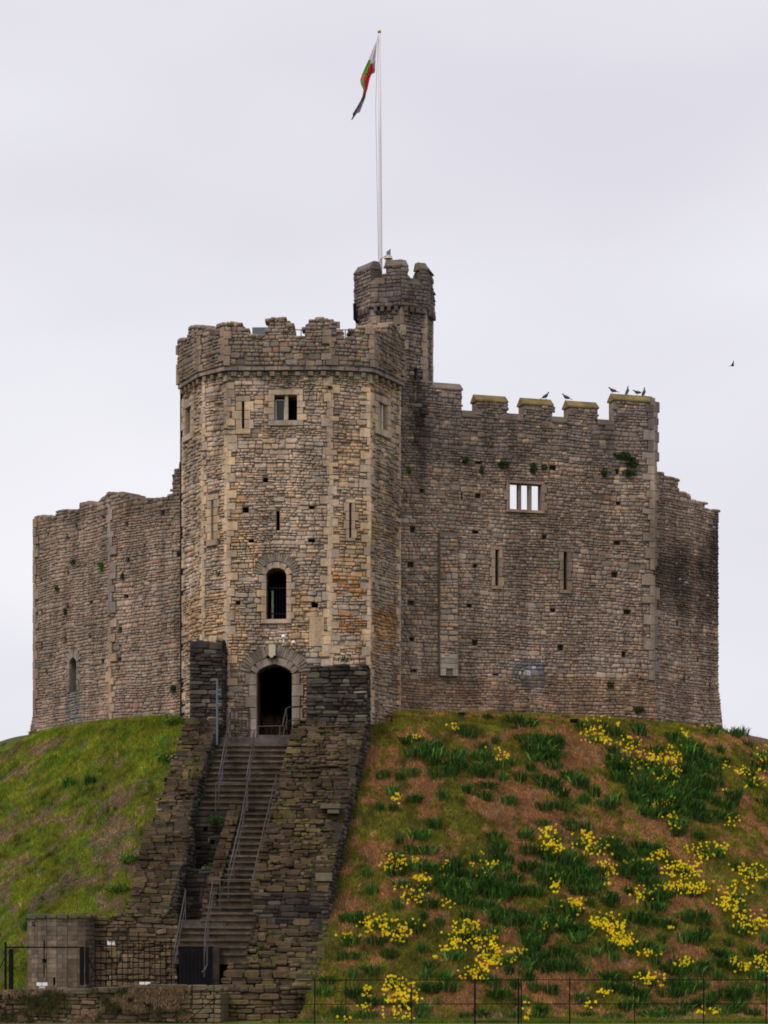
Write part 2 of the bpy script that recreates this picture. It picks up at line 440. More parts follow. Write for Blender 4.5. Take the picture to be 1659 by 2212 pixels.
def rubble(F, z0, z1, topf, zones, colf, out, u0=0.0, u1=None, size=1.0, rows=(2, 3, 3, 3), dep=(0.03, 0.10),
           offf=None, cull=True, wl=(0.09, 0.27), seed=0, miss=0.01, uext=None, kset=None):
    r = random.Random(seed+int(F.P0.x*100)+int(z0*10)); u1 = F.L if u1 is None else u1
    ph = r.uniform(0, 6)
    z = z0
    while z < z1:
        H = r.uniform(.28, .42)*size
        a0, a1 = (u0, u1) if uext is None else uext(z+H/2, u0, u1)
        u = a0
        while u < a1-1e-3:
            W = min(r.uniform(.5, 1.5)*size, a1-u)
            if a1-(u+W) < 0.25*size: W = a1-u
            n = r.choice(rows); hs = [r.uniform(.65, 1.35) for _ in range(n)]; t = sum(hs); hs = [h*H/t for h in hs]
            zz = z
            for h in hs:
                zc = zz+h/2; zz += h
                ja = r.uniform(-.06, .06) if u > a0+.01 else 0; jb = r.uniform(-.06, .06) if u+W < a1-.01 else 0
                iv = [(u+ja, u+W+jb)]
                for q in zones:
                    if q[2]-.02 < zc < q[3]+.02:
                        nv = []
                        for p0, p1 in iv:
                            if q[1] <= p0 or q[0] >= p1: nv.append((p0, p1)); continue
                            if q[0] > p0: nv.append((p0, q[0]))
                            if q[1] < p1: nv.append((q[1], p1))
                        iv = nv
                for p0, p1 in iv:
                    x = p0
                    while x < p1-.03:
                        lw = r.uniform(*wl)*size*(0.8+1.6*h/(.13*size))*0.5
                        if p1-(x+lw) < .09*size: lw = p1-x
                        uc = x+lw/2
                        zt = topf(uc)
                        if zc+h*0.3 < zt and not (r.random() < miss):
                            zw = zc + .022*math.sin(uc*1.4+zc*.5+ph) + .012*math.sin(uc*3.7-zc*1.1+ph*2)
                            do = offf(zc) if offf else 0.0
                            p = F.pt(uc, zw, do)
                            if not cull or zw > float(GZ(p[0], p[1]))-.25:
                                a = r.gauss(0, .045)
                                uu = (F.u.x*math.cos(a), F.u.y*math.cos(a), math.sin(a))
                                vv = (-F.u.x*math.sin(a), -F.u.y*math.sin(a), math.cos(a))
                                out.append(St(p, uu, tuple(F.n), vv, max(.03, lw-.014), r.uniform(*dep), max(.025, h-.012),
                                              r.randrange(NVAR) if kset is None else r.choice(kset), colf(uc, zw, p, r)))
                        x += lw
            u += W
        z += H
_gz = {}
def GZ(x, y):
    k = (round(x*4), round(y*4))
    if k not in _gz: _gz[k] = float(ground(k[0]/4, k[1]/4))
    return _gz[k]

def quoins(F, end, z0, z1, zones, out, colf, h=0.27, la=0.22, lb=0.40, d=0.085, name='quoin', phase=0, offf=None):
    """alternating corner blocks on one facet; adds their rectangles to zones"""
    r = random.Random(int(z0*7)+phase+int(F.P0.x*31)); z = z0; i = phase
    while z < z1-.12:
        hh = h*r.uniform(.55, 1.25); L = (la if i % 2 else lb)*r.uniform(.65, 1.2)
        if r.random() < .16: z += hh; i += 1; continue
        ex = d*0.55
        if end == 0: a, b = -ex, L
        else: a, b = F.L-L, F.L+ex
        zc = z+hh/2
        p = F.pt((a+b)/2, zc, offf(zc) if offf else 0)
        if zc > GZ(p[0], p[1])-.2:
            out.append(St(p, tuple(F.u), tuple(F.n), (0, 0, 1), b-a-.006, d*r.uniform(.9, 1.1), hh-.012, BLK+r.randrange(4), colf(r, zc), name))
        zones.append((a, b, z, z+hh)); z += hh; i += 1 if r.random() < .85 else 2

def band(F, uc, half, z0, z1, zones, out, colf, name='dressed_stone', d=0.095, h=0.24, la=0.12, lb=0.26):
    pass

def opening(F, rc, zones, out, colf, fw=0.2, name='jamb_stone', d=0.10, h=0.26, sill=True, lintel=True, alt=0.12, hs=None):
    """cut stone surround of a square headed opening; rc=[u0,u1,z0,z1]"""
    u0, u1, z0, z1 = rc; r = random.Random(int(u0*50)+int(z0*9)); z = z0; i = 0
    n = max(1, round((z1-z0)/h)); hh = (z1-z0)/n
    for i in range(n):
        for sgn in (-1, 1):
            L = fw + (alt if (i+(sgn > 0)) % 2 else 0)*r.uniform(.6, 1.3)
            a, b = (u0-L, u0) if sgn < 0 else (u1, u1+L)
            out.append(St(F.pt((a+b)/2, z0+hh*(i+.5)), tuple(F.u), tuple(F.n), (0, 0, 1), b-a-.006, d, hh-.01, BLK+r.randrange(4), colf(r, z0), name))
            zones.append((a, b, z0+hh*i, z0+hh*(i+1)))
    for top, on in ((1, lintel), (0, sill)):
        if not on: continue
        H = fw*0.9
        a, b = u0-fw, u1+fw; zc = (z1+H/2) if top else (z0-H/2)
        dd = d if top else d+.04
        out.append(St(F.pt((a+b)/2, zc), tuple(F.u), tuple(F.n), (0, 0, 1), b-a, dd, H-.01, BLK+r.randrange(4), colf(r, zc), 'lintel' if top else 'sill'))
        zones.append((a, b, zc-H/2, zc+H/2))

def arch_fn(kind, w, rise):
    def f(s):   # s in -1..1
        s = max(-1, min(1, s))
        if kind == 'round': return rise*math.sqrt(max(0, 1-s*s))
        if kind == 'tudor': return rise*(0.62*math.sqrt(max(0, 1-abs(s)**2.4)) + 0.38*(1-abs(s)))
        return rise*(0.55*math.sqrt(max(0, 1-s*s)) + 0.45*(1-abs(s)))
    return f
def arch_ring(F, uc, half, zs, fn, out, zones, colf, t0, t, n, d=0.1, name='voussoir', wj=0.0):
    """ring of radial stones outside the arch curve, from offset t0 to t0+t"""
    pts = []
    for i in range(121):
        s = math.cos(math.pi*(1-i/120)); pts.append((uc+s*half, zs+fn(s)))
    acc = [0]
    for a, b in zip(pts[:-1], pts[1:]): acc.append(acc[-1]+math.hypot(b[0]-a[0], b[1]-a[1]))
    T = acc[-1]; r = random.Random(n*13+int(zs*10))
    for i in range(n):
        q = (i+.5)/n*T; j = int(np.searchsorted(acc, q)); j = min(max(j, 1), 120)
        a = pts[max(0, j-4)]; b = pts[min(120, j+4)]; m = pts[j]
        tx, tz = b[0]-a[0], b[1]-a[1]; l = math.hypot(tx, tz); tx /= l; tz /= l
        nx, nz = -tz, tx
        c = (m[0]+nx*(t0+t/2), m[1]+nz*(t0+t/2))
        wd = T/n*(1+ (t0+t/2)*math.pi*0.8/T)*0.97
        out.append(St(F.pt(c[0], c[1]), tuple(F.u*tx+Vector((0, 0, tz))), tuple(F.n), tuple(F.u*nx+Vector((0, 0, nz))),
                      wd-.008, d*r.uniform(.9, 1.1), t, BLK+r.randrange(4), colf(r, c[1]), name))
    m = 10
    for i in range(-m, m):
        s = (i+.5)/m; W = half+t0+t
        zones.append((uc+W*i/m, uc+W*(i+1)/m, zs-0.01, zs+(fn(s)+(t0+t)*max(.2, math.sqrt(max(0, 1-s*s*.8))))))
def arch_holes(uc, half, z0, zs, fn, n=14):
    L = []
    for i in range(n):
        a, b = -1+2*i/n, -1+2*(i+1)/n
        L.append([uc+a*half, uc+b*half, z0, zs+fn((a+b)/2)])
    return L

ALLST = []      # (stone, parent part, facet depth)  - the largest rubble stones become parts
def finish(part, rub, cut):
    for s in cut: stone_obj(s, part)
    ALLST.append((part, rub))

# ------------------------------------------------------------------ THE CASTLE
keep = empty('castle_keep', (0, 92, 9.9), 'ruined grey and buff stone castle keep with gate tower and turret on the mound', 'castle')
def hole_list(F, pts, w=15, h=12):
    L = []
    for p in pts:
        hr = random.Random(int(p[0]*13+p[1]*7)); ww = (p[2] if len(p) > 2 else w)*hr.uniform(.65, 1.15); hh = (p[3] if len(p) > 3 else h)*hr.uniform(.7, 1.2)
        L.append(F.rect(p[0]-ww/2, p[0]+ww/2, p[1]-hh/2, p[1]+hh/2))
    return L
def Z1(a): return [(351+.3906*x, 540+.3906*y) for x, y in a]      # readings from the enlarged views
def Z2(a): return [(351+.3906*x, 1026+.3906*y) for x, y in a]
def Z6(a): return [(.3175*x, 972+.3175*y) for x, y in a]
def Z7(a): return [(810+.4557*x, 756+.4557*y) for x, y in a]
def Z8(a): return [(810+.4883*x, 1188+.4883*y) for x, y in a]
cut_tan = lambda r, z: pick(r, [(.3, (.50,.375,.245)), (.35, (.44,.34,.245)), (.35, (.37,.30,.24))])
cut_door = lambda r, z: pick(r, [(.6, (.30,.25,.215)), (.4, (.25,.21,.18))])
cut_grey = lambda r, z: pick(r, [(.5, (.25,.22,.20)), (.5, (.20,.18,.165))])
cut_arch = lambda r, z: pick(r, [(.5, (.25,.21,.175)), (.5, (.20,.17,.145))])
cut_brown = lambda r, z: pick(r, [(.6, (.27,.205,.155)), (.4, (.23,.18,.145))])
cut_string = lambda r, z: pick(r, [(.5, (.205,.18,.165)), (.5, (.255,.215,.19))])
cut_cope = lambda r, z: pick(r, [(.6, (.18,.14,.055)), (.4, (.14,.11,.05))])
cut_copt = lambda r, z: pick(r, [(1, (.13,.11,.095))])

def mortar_col(mb, c): return np.tile(np.array(c, np.float32), (len(mb.V), 1))
def build_core(name, mb, c, mat=None):
    o = mesh(name, mb.V, mb.F, mat or M_MORT, keep, col=mortar_col(mb, c)); return o

# ---- gate tower
TP = [P(397, 90.9), P(441, 88.95), P(492, 88.1), P(713, 88.0), P(797, 88.3), P(861, 90.4)]
zc_ = Z(803, 88.0)           # underside of the string course
ZT0 = 8.2
tower_mb = MB(); inner_mb = MB(); rubT = []; cutT = []
FT = [Facet(TP[i], TP[i+1]) for i in range(5)]
def colT(uc, z, p, r):
    f = float(fbm(p[0]*.8+3, z*.55, 21, 3))
    c = pick(r, PAL_TOWER)
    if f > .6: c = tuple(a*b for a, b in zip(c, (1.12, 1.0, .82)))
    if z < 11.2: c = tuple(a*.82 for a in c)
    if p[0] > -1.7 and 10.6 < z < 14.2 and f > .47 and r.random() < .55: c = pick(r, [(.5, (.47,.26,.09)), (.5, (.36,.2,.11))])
    if p[0] > -.52: c = tuple(a*.88 for a in c)  # right facet, turned from the sun: its shade is put into the colour
    g = float(vnoise(p[0]*1.3, z*.8, 31))
    return tuple(a*(.86+.28*g) for a in c)
holes_by = {i: [] for i in range(5)}; thru_by = {i: [] for i in range(5)}; zones_by = {i: [] for i in range(5)}
def put(i, rc, thru=False): (thru_by if thru else holes_by)[i].append(rc); zones_by[i].append(tuple(rc))
C = FT[2]
for rc in hole_list(C, Z2([(570,28),(460,193),(825,178),(492,365),(825,365),(418,708),(842,717)])+Z1([(765,1275)])[:0], 13, 11): put(2, rc)
for rc in hole_list(FT[1], Z2([(312,378),(312,552),(320,30)]), 11, 10): put(1, rc)
for rc in hole_list(FT[4], Z2([(1200,212),(1220,548)])+Z1([(1165,1065),(1187,1265)]), 6, 12): put(4, rc)
for rc in hole_list(FT[3], Z2([(1138,522)]), 9, 14): put(3, rc)
# door
dr = C.rect(555, 631, 1456, 1596); du = (dr[0]+dr[1])/2; dh = (dr[1]-dr[0])/2; drise = C.uz(593, 1434)[1]-dr[3]
dfn = arch_fn('tudor', dh, drise)
for h in arch_holes(du, dh, dr[2]-.4, dr[3], dfn): put(2, h, True)
opening(C, [dr[0], dr[1], dr[2]-.1, dr[3]], zones_by[2], cutT, cut_door, fw=.27, h=.36, d=.12, sill=False, lintel=False, alt=.1)
arch_ring(C, du, dh, dr[3], dfn, cutT, zones_by[2], cut_door, -.02, .24, 9, d=.14)
arch_ring(C, du, dh+.22, dr[3]+.06, arch_fn('tudor', 1, drise+.22), cutT, zones_by[2], cut_arch, .0, .36, 29, d=.06)
# middle window with iron bars
wr = C.rect(575.6, 619, 1243, 1338); wu = (wr[0]+wr[1])/2; wh = (wr[1]-wr[0])/2; wrise = C.uz(597, 1227)[1]-wr[3]
wfn = arch_fn('round', wh, wrise)
for h in arch_holes(wu, wh, wr[2], wr[3], wfn): put(2, h, True)
opening(C, wr, zones_by[2], cutT, cut_tan, fw=.17, h=.24, d=.10, lintel=False, alt=.12)
arch_ring(C, wu, wh, wr[3], wfn, cutT, zones_by[2], cut_tan, -.01, .19, 5, d=.12)
arch_ring(C, wu, wh+.17, wr[3]+.04, arch_fn('round', 1, wrise+.18), cutT, zones_by[2], cut_arch, .0, .26, 23, d=.06)
# upper two light window
ur = C.rect(593, 642, 854, 909); put(2, ur, True)
opening(C, ur, zones_by[2], cutT, cut_tan, fw=.2, h=.24, d=.09, alt=.12)
# slits
for rc, fi, fw, cf in ((C.rect(597, 604.5, 1103, 1149), 2, 0.02, cut_tan), (C.rect(522.8, 528.2, 868, 927), 2, .2, cut_tan),
                       (FT[1].rect(460, 464.5, 1081, 1167), 1, .22, cut_tan), (FT[3].rect(753.5, 758.5, 1087, 1163), 3, .12, cut_tan)):
    put(fi, rc); 
    if fw > .05: opening(FT[fi], rc, zones_by[fi], cutT, cf, fw=fw, h=.27, d=.085, alt=.1, lintel=True, sill=True)
rw = FT[4].rect(813, 833, 872, 929); put(4, rw); opening(FT[4], rw, zones_by[4], cutT, cut_tan, fw=.25, h=.25, d=.09, alt=.2)
lw = FT[0].rect(405, 418, 880, 938); put(0, lw); opening(FT[0], lw, zones_by[0], cutT, cut_tan, fw=.25, h=.25, d=.09, alt=.2)
# plaster patch on the front, lower right
for i, F in enumerate(FT):
    for e in (0, 1):
        quoins(F, e, ZT0, zc_-.1, zones_by[i], cutT, cut_tan, phase=e, la=.11, lb=.29 if F.L > 1.2 else .2, h=.25, d=.075)
    if i == 2: pr = C.rect(668, 700, 1332, 1396); zones_by[2].append(tuple(pr))
    core(F, tower_mb, ZT0, flatf(zc_+.3), holes_by[i], 1.0, front=.92, thru=thru_by[i], mb2=inner_mb)
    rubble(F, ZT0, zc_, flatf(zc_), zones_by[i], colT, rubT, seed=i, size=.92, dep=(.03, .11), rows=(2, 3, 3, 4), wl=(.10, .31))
tower = build_core('gate_tower', tower_mb, (.28, .225, .175))
tower['label'] = 'polygonal buff stone gate tower'
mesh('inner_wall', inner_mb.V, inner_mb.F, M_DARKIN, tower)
finish(tower, rubT, cutT)
# plaster patch
pm = MB(); pm.obox(C.pt(pr[0], pr[2], 0), C.u*(pr[1]-pr[0]), C.n*.055, Vector((0, 0, pr[3]-pr[2])))
mesh('plaster_patch', pm.V, pm.F, M_MORT, tower, col=mortar_col(pm, (.42, .30, .19)))
# floor, roof and rear of the tower room
fm = MB()
def prism(mb, pts, z0, z1):
    b = len(mb.V); n = len(pts)
    mb.V += [(x, y, z0) for x, y in pts]+[(x, y, z1) for x, y in pts]
    mb.F += [[b+i for i in range(n)][::-1], [b+n+i for i in range(n)]]
    for i in range(n): mb.F.append([b+i, b+(i+1) % n, b+n+(i+1) % n, b+n+i])
tin = TP + [P(861, 95.5), P(397, 95.5)]
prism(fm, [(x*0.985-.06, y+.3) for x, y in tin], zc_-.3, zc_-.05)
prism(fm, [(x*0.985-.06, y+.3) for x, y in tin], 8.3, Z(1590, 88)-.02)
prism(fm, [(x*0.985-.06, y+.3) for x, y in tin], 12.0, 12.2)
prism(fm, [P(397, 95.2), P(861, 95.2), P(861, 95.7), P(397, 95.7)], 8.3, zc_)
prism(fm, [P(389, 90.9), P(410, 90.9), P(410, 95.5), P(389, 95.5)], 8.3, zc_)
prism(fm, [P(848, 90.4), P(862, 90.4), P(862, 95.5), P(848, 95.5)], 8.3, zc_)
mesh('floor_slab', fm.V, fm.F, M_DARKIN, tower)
# upper window: mullion, white casement, glass
um = (ur[0]+ur[1])/2+.02
stone_obj(St(C.pt(um, (ur[2]+ur[3])/2, -.28), tuple(C.u), tuple(C.n), (0, 0, 1), .11, .3, ur[3]-ur[2], BLK, (.45, .36, .26), 'mullion'), tower)
g = MB(); g.obox(C.pt(ur[0], ur[2], -.32), C.u*(um-ur[0]), -C.n*.02, Vector((0, 0, ur[3]-ur[2]))); mesh('window_pane', g.V, g.F, M_GLASS, tower)
g = MB()
a0, a1 = ur[0]+.01, um-.06
for uu, ww, z0, z1 in ((a0, .04, ur[2], ur[3]-.08), (a1-.04, .04, ur[2], ur[3]-.08), (a0, a1-a0, ur[3]-.12, ur[3]-.08), (a0, a1-a0, ur[2], ur[2]+.04)):
    g.obox(C.pt(uu, z0, -.27), C.u*ww, -C.n*.03, Vector((0, 0, z1-z0)))
mesh('window_frame', g.V, g.F, M_WHITE, tower)
for fr in (.33, .66):
    for F, q in ((FT[4], rw),):
        uu = q[0]+(q[1]-q[0])*fr
        stone_obj(St(F.pt(uu, (q[2]+q[3])/2, -.2), tuple(F.u), tuple(F.n), (0, 0, 1), .09, .2, q[3]-q[2], BLK+1, (.42, .35, .27), 'mullion'), tower)
stone_obj(St(FT[0].pt((lw[0]+lw[1])/2, (lw[2]+lw[3])/2, -.2), tuple(FT[0].u), tuple(FT[0].n), (0, 0, 1), .1, .2, lw[3]-lw[2], BLK+1, (.42, .35, .27), 'mullion'), tower)
# iron bars of the middle window
zb1 = C.uz(600, 1264)[1]
for i in range(7):
    uu = wr[0]+(wr[1]-wr[0])*(i+.5)/7
    g = MB(); g.tube([C.pt(uu, wr[2], -.12), C.pt(uu, zb1, -.12), C.pt(uu, zb1+.06, -.12)], .014, 6, r1=.006); g.build('iron_bar', M_BLACK, tower)
for zz in (zb1-.1, wr[2]+.18):
    g = MB(); g.obox(C.pt(wr[0]-.08, zz, -.10), C.u*(wr[1]-wr[0]+.16), -C.n*.03, Vector((0, 0, .04))); g.build('cross_bar', M_BLACK, tower)
# stone baluster seen behind the bars
g = MB(); q = C.pt(wr[0]+.17, wr[2], -.5); g.lathe(q, [(.05, 0), (.06, .05), (.035, .2), (.06, .5), (.035, .8), (.05, 1.0), (.03, 1.02)], 10); o = mesh('baluster', g.V, g.F, M_BEIGE, tower)
# open brown door leaf inside the doorway
g = MB(); g.obox(C.pt(dr[0]+.01, dr[2], -.5), C.u*.05, -C.n*.9, Vector((0, 0, dr[3]-dr[2]+.05))); g.build('door_leaf', M_DOOR, tower)
# string course + corbels
def offset_poly(pts, d):
    out = []
    for i in range(len(pts)):
        a = Vector(pts[max(0, i-1)]); b = Vector(pts[i]); c = Vector(pts[min(len(pts)-1, i+1)])
        n1 = (b-a).normalized() if i > 0 else None; n2 = (c-b).normalized() if i < len(pts)-1 else None
        nn = []
        for q in (n1, n2):
            if q is not None: nn.append(Vector((q.y, -q.x)))
        if len(nn) == 2:
            m = (nn[0]+nn[1]).normalized(); k = d/max(.3, m.dot(nn[0]))
        else: m = nn[0]; k = d
        out.append(tuple(b+m*k))
    return out
PP = offset_poly(TP, .19)
paraP = Z1([(88,495),(150,487),(152,425),(180,418),(215,420),(250,432),(268,482),(276,498),(294,498),(303,440),(306,418),(335,404),(430,405),(455,425),(478,455),(490,468),(580,470),(584,380),(650,370),(690,376),(702,400),(728,440),(736,476),(772,478),(785,440),(800,405),(820,388),(855,370),(900,378),(940,385),(950,415),(968,420),(975,445),(1000,462),(1006,500),(1037,500),(1041,445),(1085,435),(1090,420),(1145,418),(1150,440),(1195,445),(1240,450),(1262,400),(1275,405),(1303,470)])
para_mb = MB(); rubP = []; cutP = []
def colP(uc, z, p, r):
    c = pick(r, PAL_PARA)
    g = float(vnoise(p[0]*1.1+5, z*.9, 33)); return tuple(a*(.8+.4*g) for a in c)
zp0 = zc_+.16
for i in range(5):
    F = Facet(PP[i], PP[i+1])
    pr_ = [F.uz(x, y) for x, y in paraP]; tf = prof(sorted(pr_, key=lambda q: q[0]))
    zn = []
    for e in (0, 1): quoins(F, e, zp0, zp0+1.35, zn, cutP, cut_brown, phase=e, la=.15, lb=.27, h=.27)
    core(F, para_mb, zp0-.02, lambda u, tf=tf: tf(u)-.06, [], .55, step=.16)
    rubble(F, zp0, zp0+2.6, tf, zn, colP, rubP, seed=50+i, dep=(.03, .09))
    # rough stones that span the thickness along the broken top
    r = random.Random(60+i); u = 0.0
    while u < F.L:
        ww = r.uniform(.12, .3); hh = r.uniform(.08, .15); zt = tf(u+ww/2)
        rubP.append(St(F.pt(u+ww/2, zt-hh*.4, -.5), tuple(F.u), tuple(F.n), (0, 0, 1), ww, .56+r.uniform(-.05, .06), hh, SLB+r.randrange(6), colP(0, zt, F.pt(u, zt), r))); u += ww*.9
    # string course
    u = 0.0; n = max(1, round(F.L/.42)); wseg = F.L/n
    for j in range(n):
        cutP.append(St(F.pt(wseg*(j+.5), zc_+.08, -.3), tuple(F.u), tuple(F.n), (0, 0, 1), wseg+(.03 if n == 1 else -.006), .33, .12, BLK+r.randrange(4), cut_string(r, 0), 'string_course_block'))
    F2 = FT[i]; n = max(1, round(F2.L/.44))
    for j in range(n):
        cutP.append(St(F2.pt(F2.L*(j+.5)/n, zc_-.09, 0), tuple(F2.u), tuple(F2.n), (0, 0, 1), .16*r.uniform(.85, 1.15), .19, .15*r.uniform(.8, 1.1), BLK+r.randrange(4), tuple(a*.8 for a in cut_brown(r, 0)), 'corbel'))
para = build_core('tower_parapet', para_mb, (.175, .14, .11)); finish(para, rubP, cutP)

# ---- stair turret behind the gate tower
tc_x, tc_y = X(852.5, 94.3), 94.3; tr = 1.30
def octo(r, rot=9):
    pts = []
    for k in (-3, -2, -1, 0, 1, 2, 3, 4):
        a = R(rot+45*k); pts.append((tc_x+r*math.sin(a), tc_y-r*math.cos(a)))
    return pts
zt_c = Z(664, 93.1); turr_mb = MB(); rubU = []; cutU = []
OP = octo(tr)
def colU(uc, z, p, r):
    c = pick(r, PAL_TURR)
    if z < Z(700, 93): c = tuple(a*1.18 for a in c)
    if p[0] < .62 and z < Z(760, 93) and r.random() < .16: c = (.36, .10, .06)
    if .95 < p[0] < 1.45 and z < Z(790, 93): c = tuple(a*.42 for a in c)
    g = float(vnoise(p[0]*1.5, z*.9, 35)); return tuple(a*(.8+.4*g) for a in c)
for i in range(8):
    F = Facet(OP[i], OP[(i+1) % 8]); zn = []; hl = []
    if i < 5:
        for e in (0, 1): quoins(F, e, 17.5, zt_c, zn, cutU, lambda r, z: pick(r, [(.5, (.30,.24,.18)), (.5, (.23,.19,.16))]), phase=e+i, la=.14, lb=.25, h=.3)
        if i == 3:
            rc = F.rect(893, 901, 797, 826); hl.append(rc); zn.append(tuple(rc))
        rubble(F, 17.2, zt_c, flatf(zt_c), zn, colU, rubU, seed=80+i, cull=False)
    core(F, turr_mb, 16.5, flatf(zt_c+.1), hl, .5, front=.4)
turret = build_core('stair_turret', turr_mb, (.14, .115, .095)); turret['label'] = 'octagonal grey stair turret'; finish(turret, rubU, cutU)
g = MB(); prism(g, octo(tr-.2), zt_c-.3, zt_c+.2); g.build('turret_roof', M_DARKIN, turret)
tp_mb = MB(); rubV = []; cutV = []
OQ = octo(tr+.13); ztb = zt_c
zm, ze = Z(560, 93.0), Z(597, 93.0)
def colV(uc, z, p, r):
    c = pick(r, PAL_TURR); g = float(vnoise(p[0]*1.5, z*1.5, 37)); return tuple(a*(.62+.35*g) for a in c)
# merlons as arcs of the octagon given by angle ranges
def turret_x(a): return None
mer = [(-1.30, -.52), (-.19, .36), (.80, 1.75), (2.3, 2.9), (-2.9, -2.3), (-1.9, -1.5)]
for i in range(8):
    F = Facet(OQ[i], OQ[(i+1) % 8])
    def topf(u, F=F):
        p = F.pt(u, 0, 0); dxs = (p[0]/p[1]*K+829.5)
        if p[1] < tc_y-.05:
            return zm if (dxs < 801 or 831 < dxs < 882 or dxs > 908) else ze
        a = math.atan2(p[0]-tc_x, -(p[1]-tc_y))
        return zm if (int((a+math.pi)/.39) % 2) else ze
    core(F, tp_mb, ztb, lambda u, t=topf: t(u)-.3, [], .4, step=.09)
    if i in (0, 1, 2, 3, 4, 7):
        rubble(F, ztb+.02, zm, lambda u, t=topf: t(u)-.25, [], colV, rubV, seed=90+i, cull=False, dep=(.02, .06))
    # coping: sloped stones in runs
    n = 24; runs = []; cur = None
    for j in range(n):
        uu = F.L*(j+.5)/n; t = topf(uu)
        if cur and abs(cur[2]-t) < .01: cur[1] = F.L*(j+1)/n
        else:
            cur = [F.L*j/n, F.L*(j+1)/n, t]; runs.append(cur)
    for a, b, t in runs:
        m = MB()
        q = [(.05, -.27), (.05, -.23), (-.10, -.035), (-.12, 0), (-.34, 0), (-.36, -.035), (-.45, -.27)]
        b0 = 0; m.V = [F.pt(a, t+zz, d) for d, zz in q]+[F.pt(b, t+zz, d) for d, zz in q]
        nq = len(q); m.F = [list(range(nq)), [nq+k for k in range(nq)][::-1]]+[[k, nq+k, nq+(k+1) % nq, (k+1) % nq] for k in range(nq)]
        o = mesh('coping_stone', m.V, m.F, M_STO, None); o.color = (*cut_copt(rng, 0), 1)
        o.parent = None; cutV.append(o)
    n = 4
    for j in range(n):
        if i in (0, 1, 2, 3, 4, 7):
            F2 = Facet(OP[i], OP[(i+1) % 8])
            cutV.append(St(F2.pt(F2.L*(j+.5)/n, ztb-.08, 0), tuple(F2.u), tuple(F2.n), (0, 0, 1), .13, .2, .17, BLK, (.11, .09, .08), 'corbel'))
tpar = build_core('turret_parapet', tp_mb, (.09, .075, .065))
for o in [q for q in cutV if not isinstance(q, St)]:
    o.parent = tpar; o.matrix_parent_inverse = Matrix.Translation(-Vector(tpar.location))
finish(tpar, rubV, [q for q in cutV if isinstance(q, St)])
g = MB(); g.tube([(X(766, 93.6), 93.75, Z(655, 93.7)), (X(767, 93.6), 93.75, Z(688, 93.7)), (X(772, 93.6), 93.9, Z(693, 93.7))], .06, 8); g.build('lead_spout', M_BLACK, tpar)

# ---- right curtain wall
Fr = Facet(P(861, 90.95), P(1411, 93.85)); Fe = Facet(P(1411, 93.85), P(1551, 96.6))
ZB = 9.2
def colR(uc, z, p, r):
    up = Z(1010, p[1])
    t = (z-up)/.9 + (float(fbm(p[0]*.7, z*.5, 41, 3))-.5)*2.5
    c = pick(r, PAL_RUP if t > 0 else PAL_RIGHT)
    if t <= 0 and z > up-5 and r.random() < .3: c = tuple(a*.8 for a in c)
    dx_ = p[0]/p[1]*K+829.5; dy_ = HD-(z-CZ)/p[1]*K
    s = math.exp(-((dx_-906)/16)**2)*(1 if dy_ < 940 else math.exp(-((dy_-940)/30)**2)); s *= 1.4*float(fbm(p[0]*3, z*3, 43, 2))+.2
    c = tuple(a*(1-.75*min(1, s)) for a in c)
    if 1105 < dx_ < 1178 and 1428 < dy_ < 1495: c = pick(r, [(.7, (.13,.13,.14)), (.3, (.3,.3,.31))]) if dy_ < 1465 or r.random() < .7 else c
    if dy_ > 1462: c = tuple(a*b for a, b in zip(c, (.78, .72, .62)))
    g = float(vnoise(p[0]*.9, z*.7, 45)); return tuple(a*(.82+.34*g) for a in c)
zbat = Z(1462, 92.5)
offR = lambda z: max(0, (zbat-z))*.11
crenel = [(864, 931, None), ]
merl = [(931, 997, 824), (1030, 1095, 851), (1131, 1193, 858), (1229, 1291, 864), (1327, 1412, 850)]
embr = [(997, 1030, 886), (1095, 1131, 893), (1193, 1229, 898), (1291, 1327, 903)]
tops = [(-.1, Z(815, 91))]
for (a, b, y) in sorted(merl+embr):
    ua, _ = Fr.uz(a, y); ub, _ = Fr.uz(b, y); _, zz = Fr.uz((a+b)/2, y)
    tops.append((ua+.001, ub, zz))
def topR(u):
    return min(topRm(u), Z(905, 93.3)-.02 if u > tops[1][0]+1 else 99)
def topRm(u):
    for t in tops[1:]:
        if t[0] <= u <= t[1]: return t[2]-.28
    return Z(820, 91) if u < tops[1][0] else tops[-1][2]-.28
holesR = hole_list(Fr, Z7([(222,668),(487,690),(490,532),(842,560),(1148,577),(1153,725),(475,862),(802,887),(177,852),(168,1018),(473,1028),(1145,915),(1135,1067)])+Z8([(158,235),(417,248),(786,267),(1115,275),(162,395),(441,410),(820,433),(1100,462),(170,537),(532,557)]), 13, 11)
holesR += [Fr.rect(995.5, 999, 1060, 1080)]
znR = [tuple(h) for h in holesR]; cutR = []; rubR = []; thR = []
winr = Fr.rect(1100, 1168, 1046, 1102); thR.append(winr); znR.append(tuple(winr))
opening(Fr, winr, znR, cutR, cut_brown, fw=.12, h=.3, d=.09, alt=.1)
for sl_ in (Fr.rect(1068.5, 1076, 1188, 1266), Fr.rect(1216, 1223.5, 1193, 1275)):
    holesR.append(sl_); znR.append(tuple(sl_)); opening(Fr, sl_, znR, cutR, cut_brown, fw=.14, h=.32, d=.08, alt=.05)
big = Fr.rect(958, 972, 1440, 1452)
quoins(Fr, 1, zbat, Z(865, 93.8), znR, cutR, lambda r, z: pick(r, [(.5, (.29,.23,.185)), (.5, (.24,.195,.16))]) if z < Z(990, 93.8) else pick(r, [(.6, (.21,.18,.17)), (.4, (.15,.12,.12))]), phase=1, la=.2, lb=.4, h=.34)
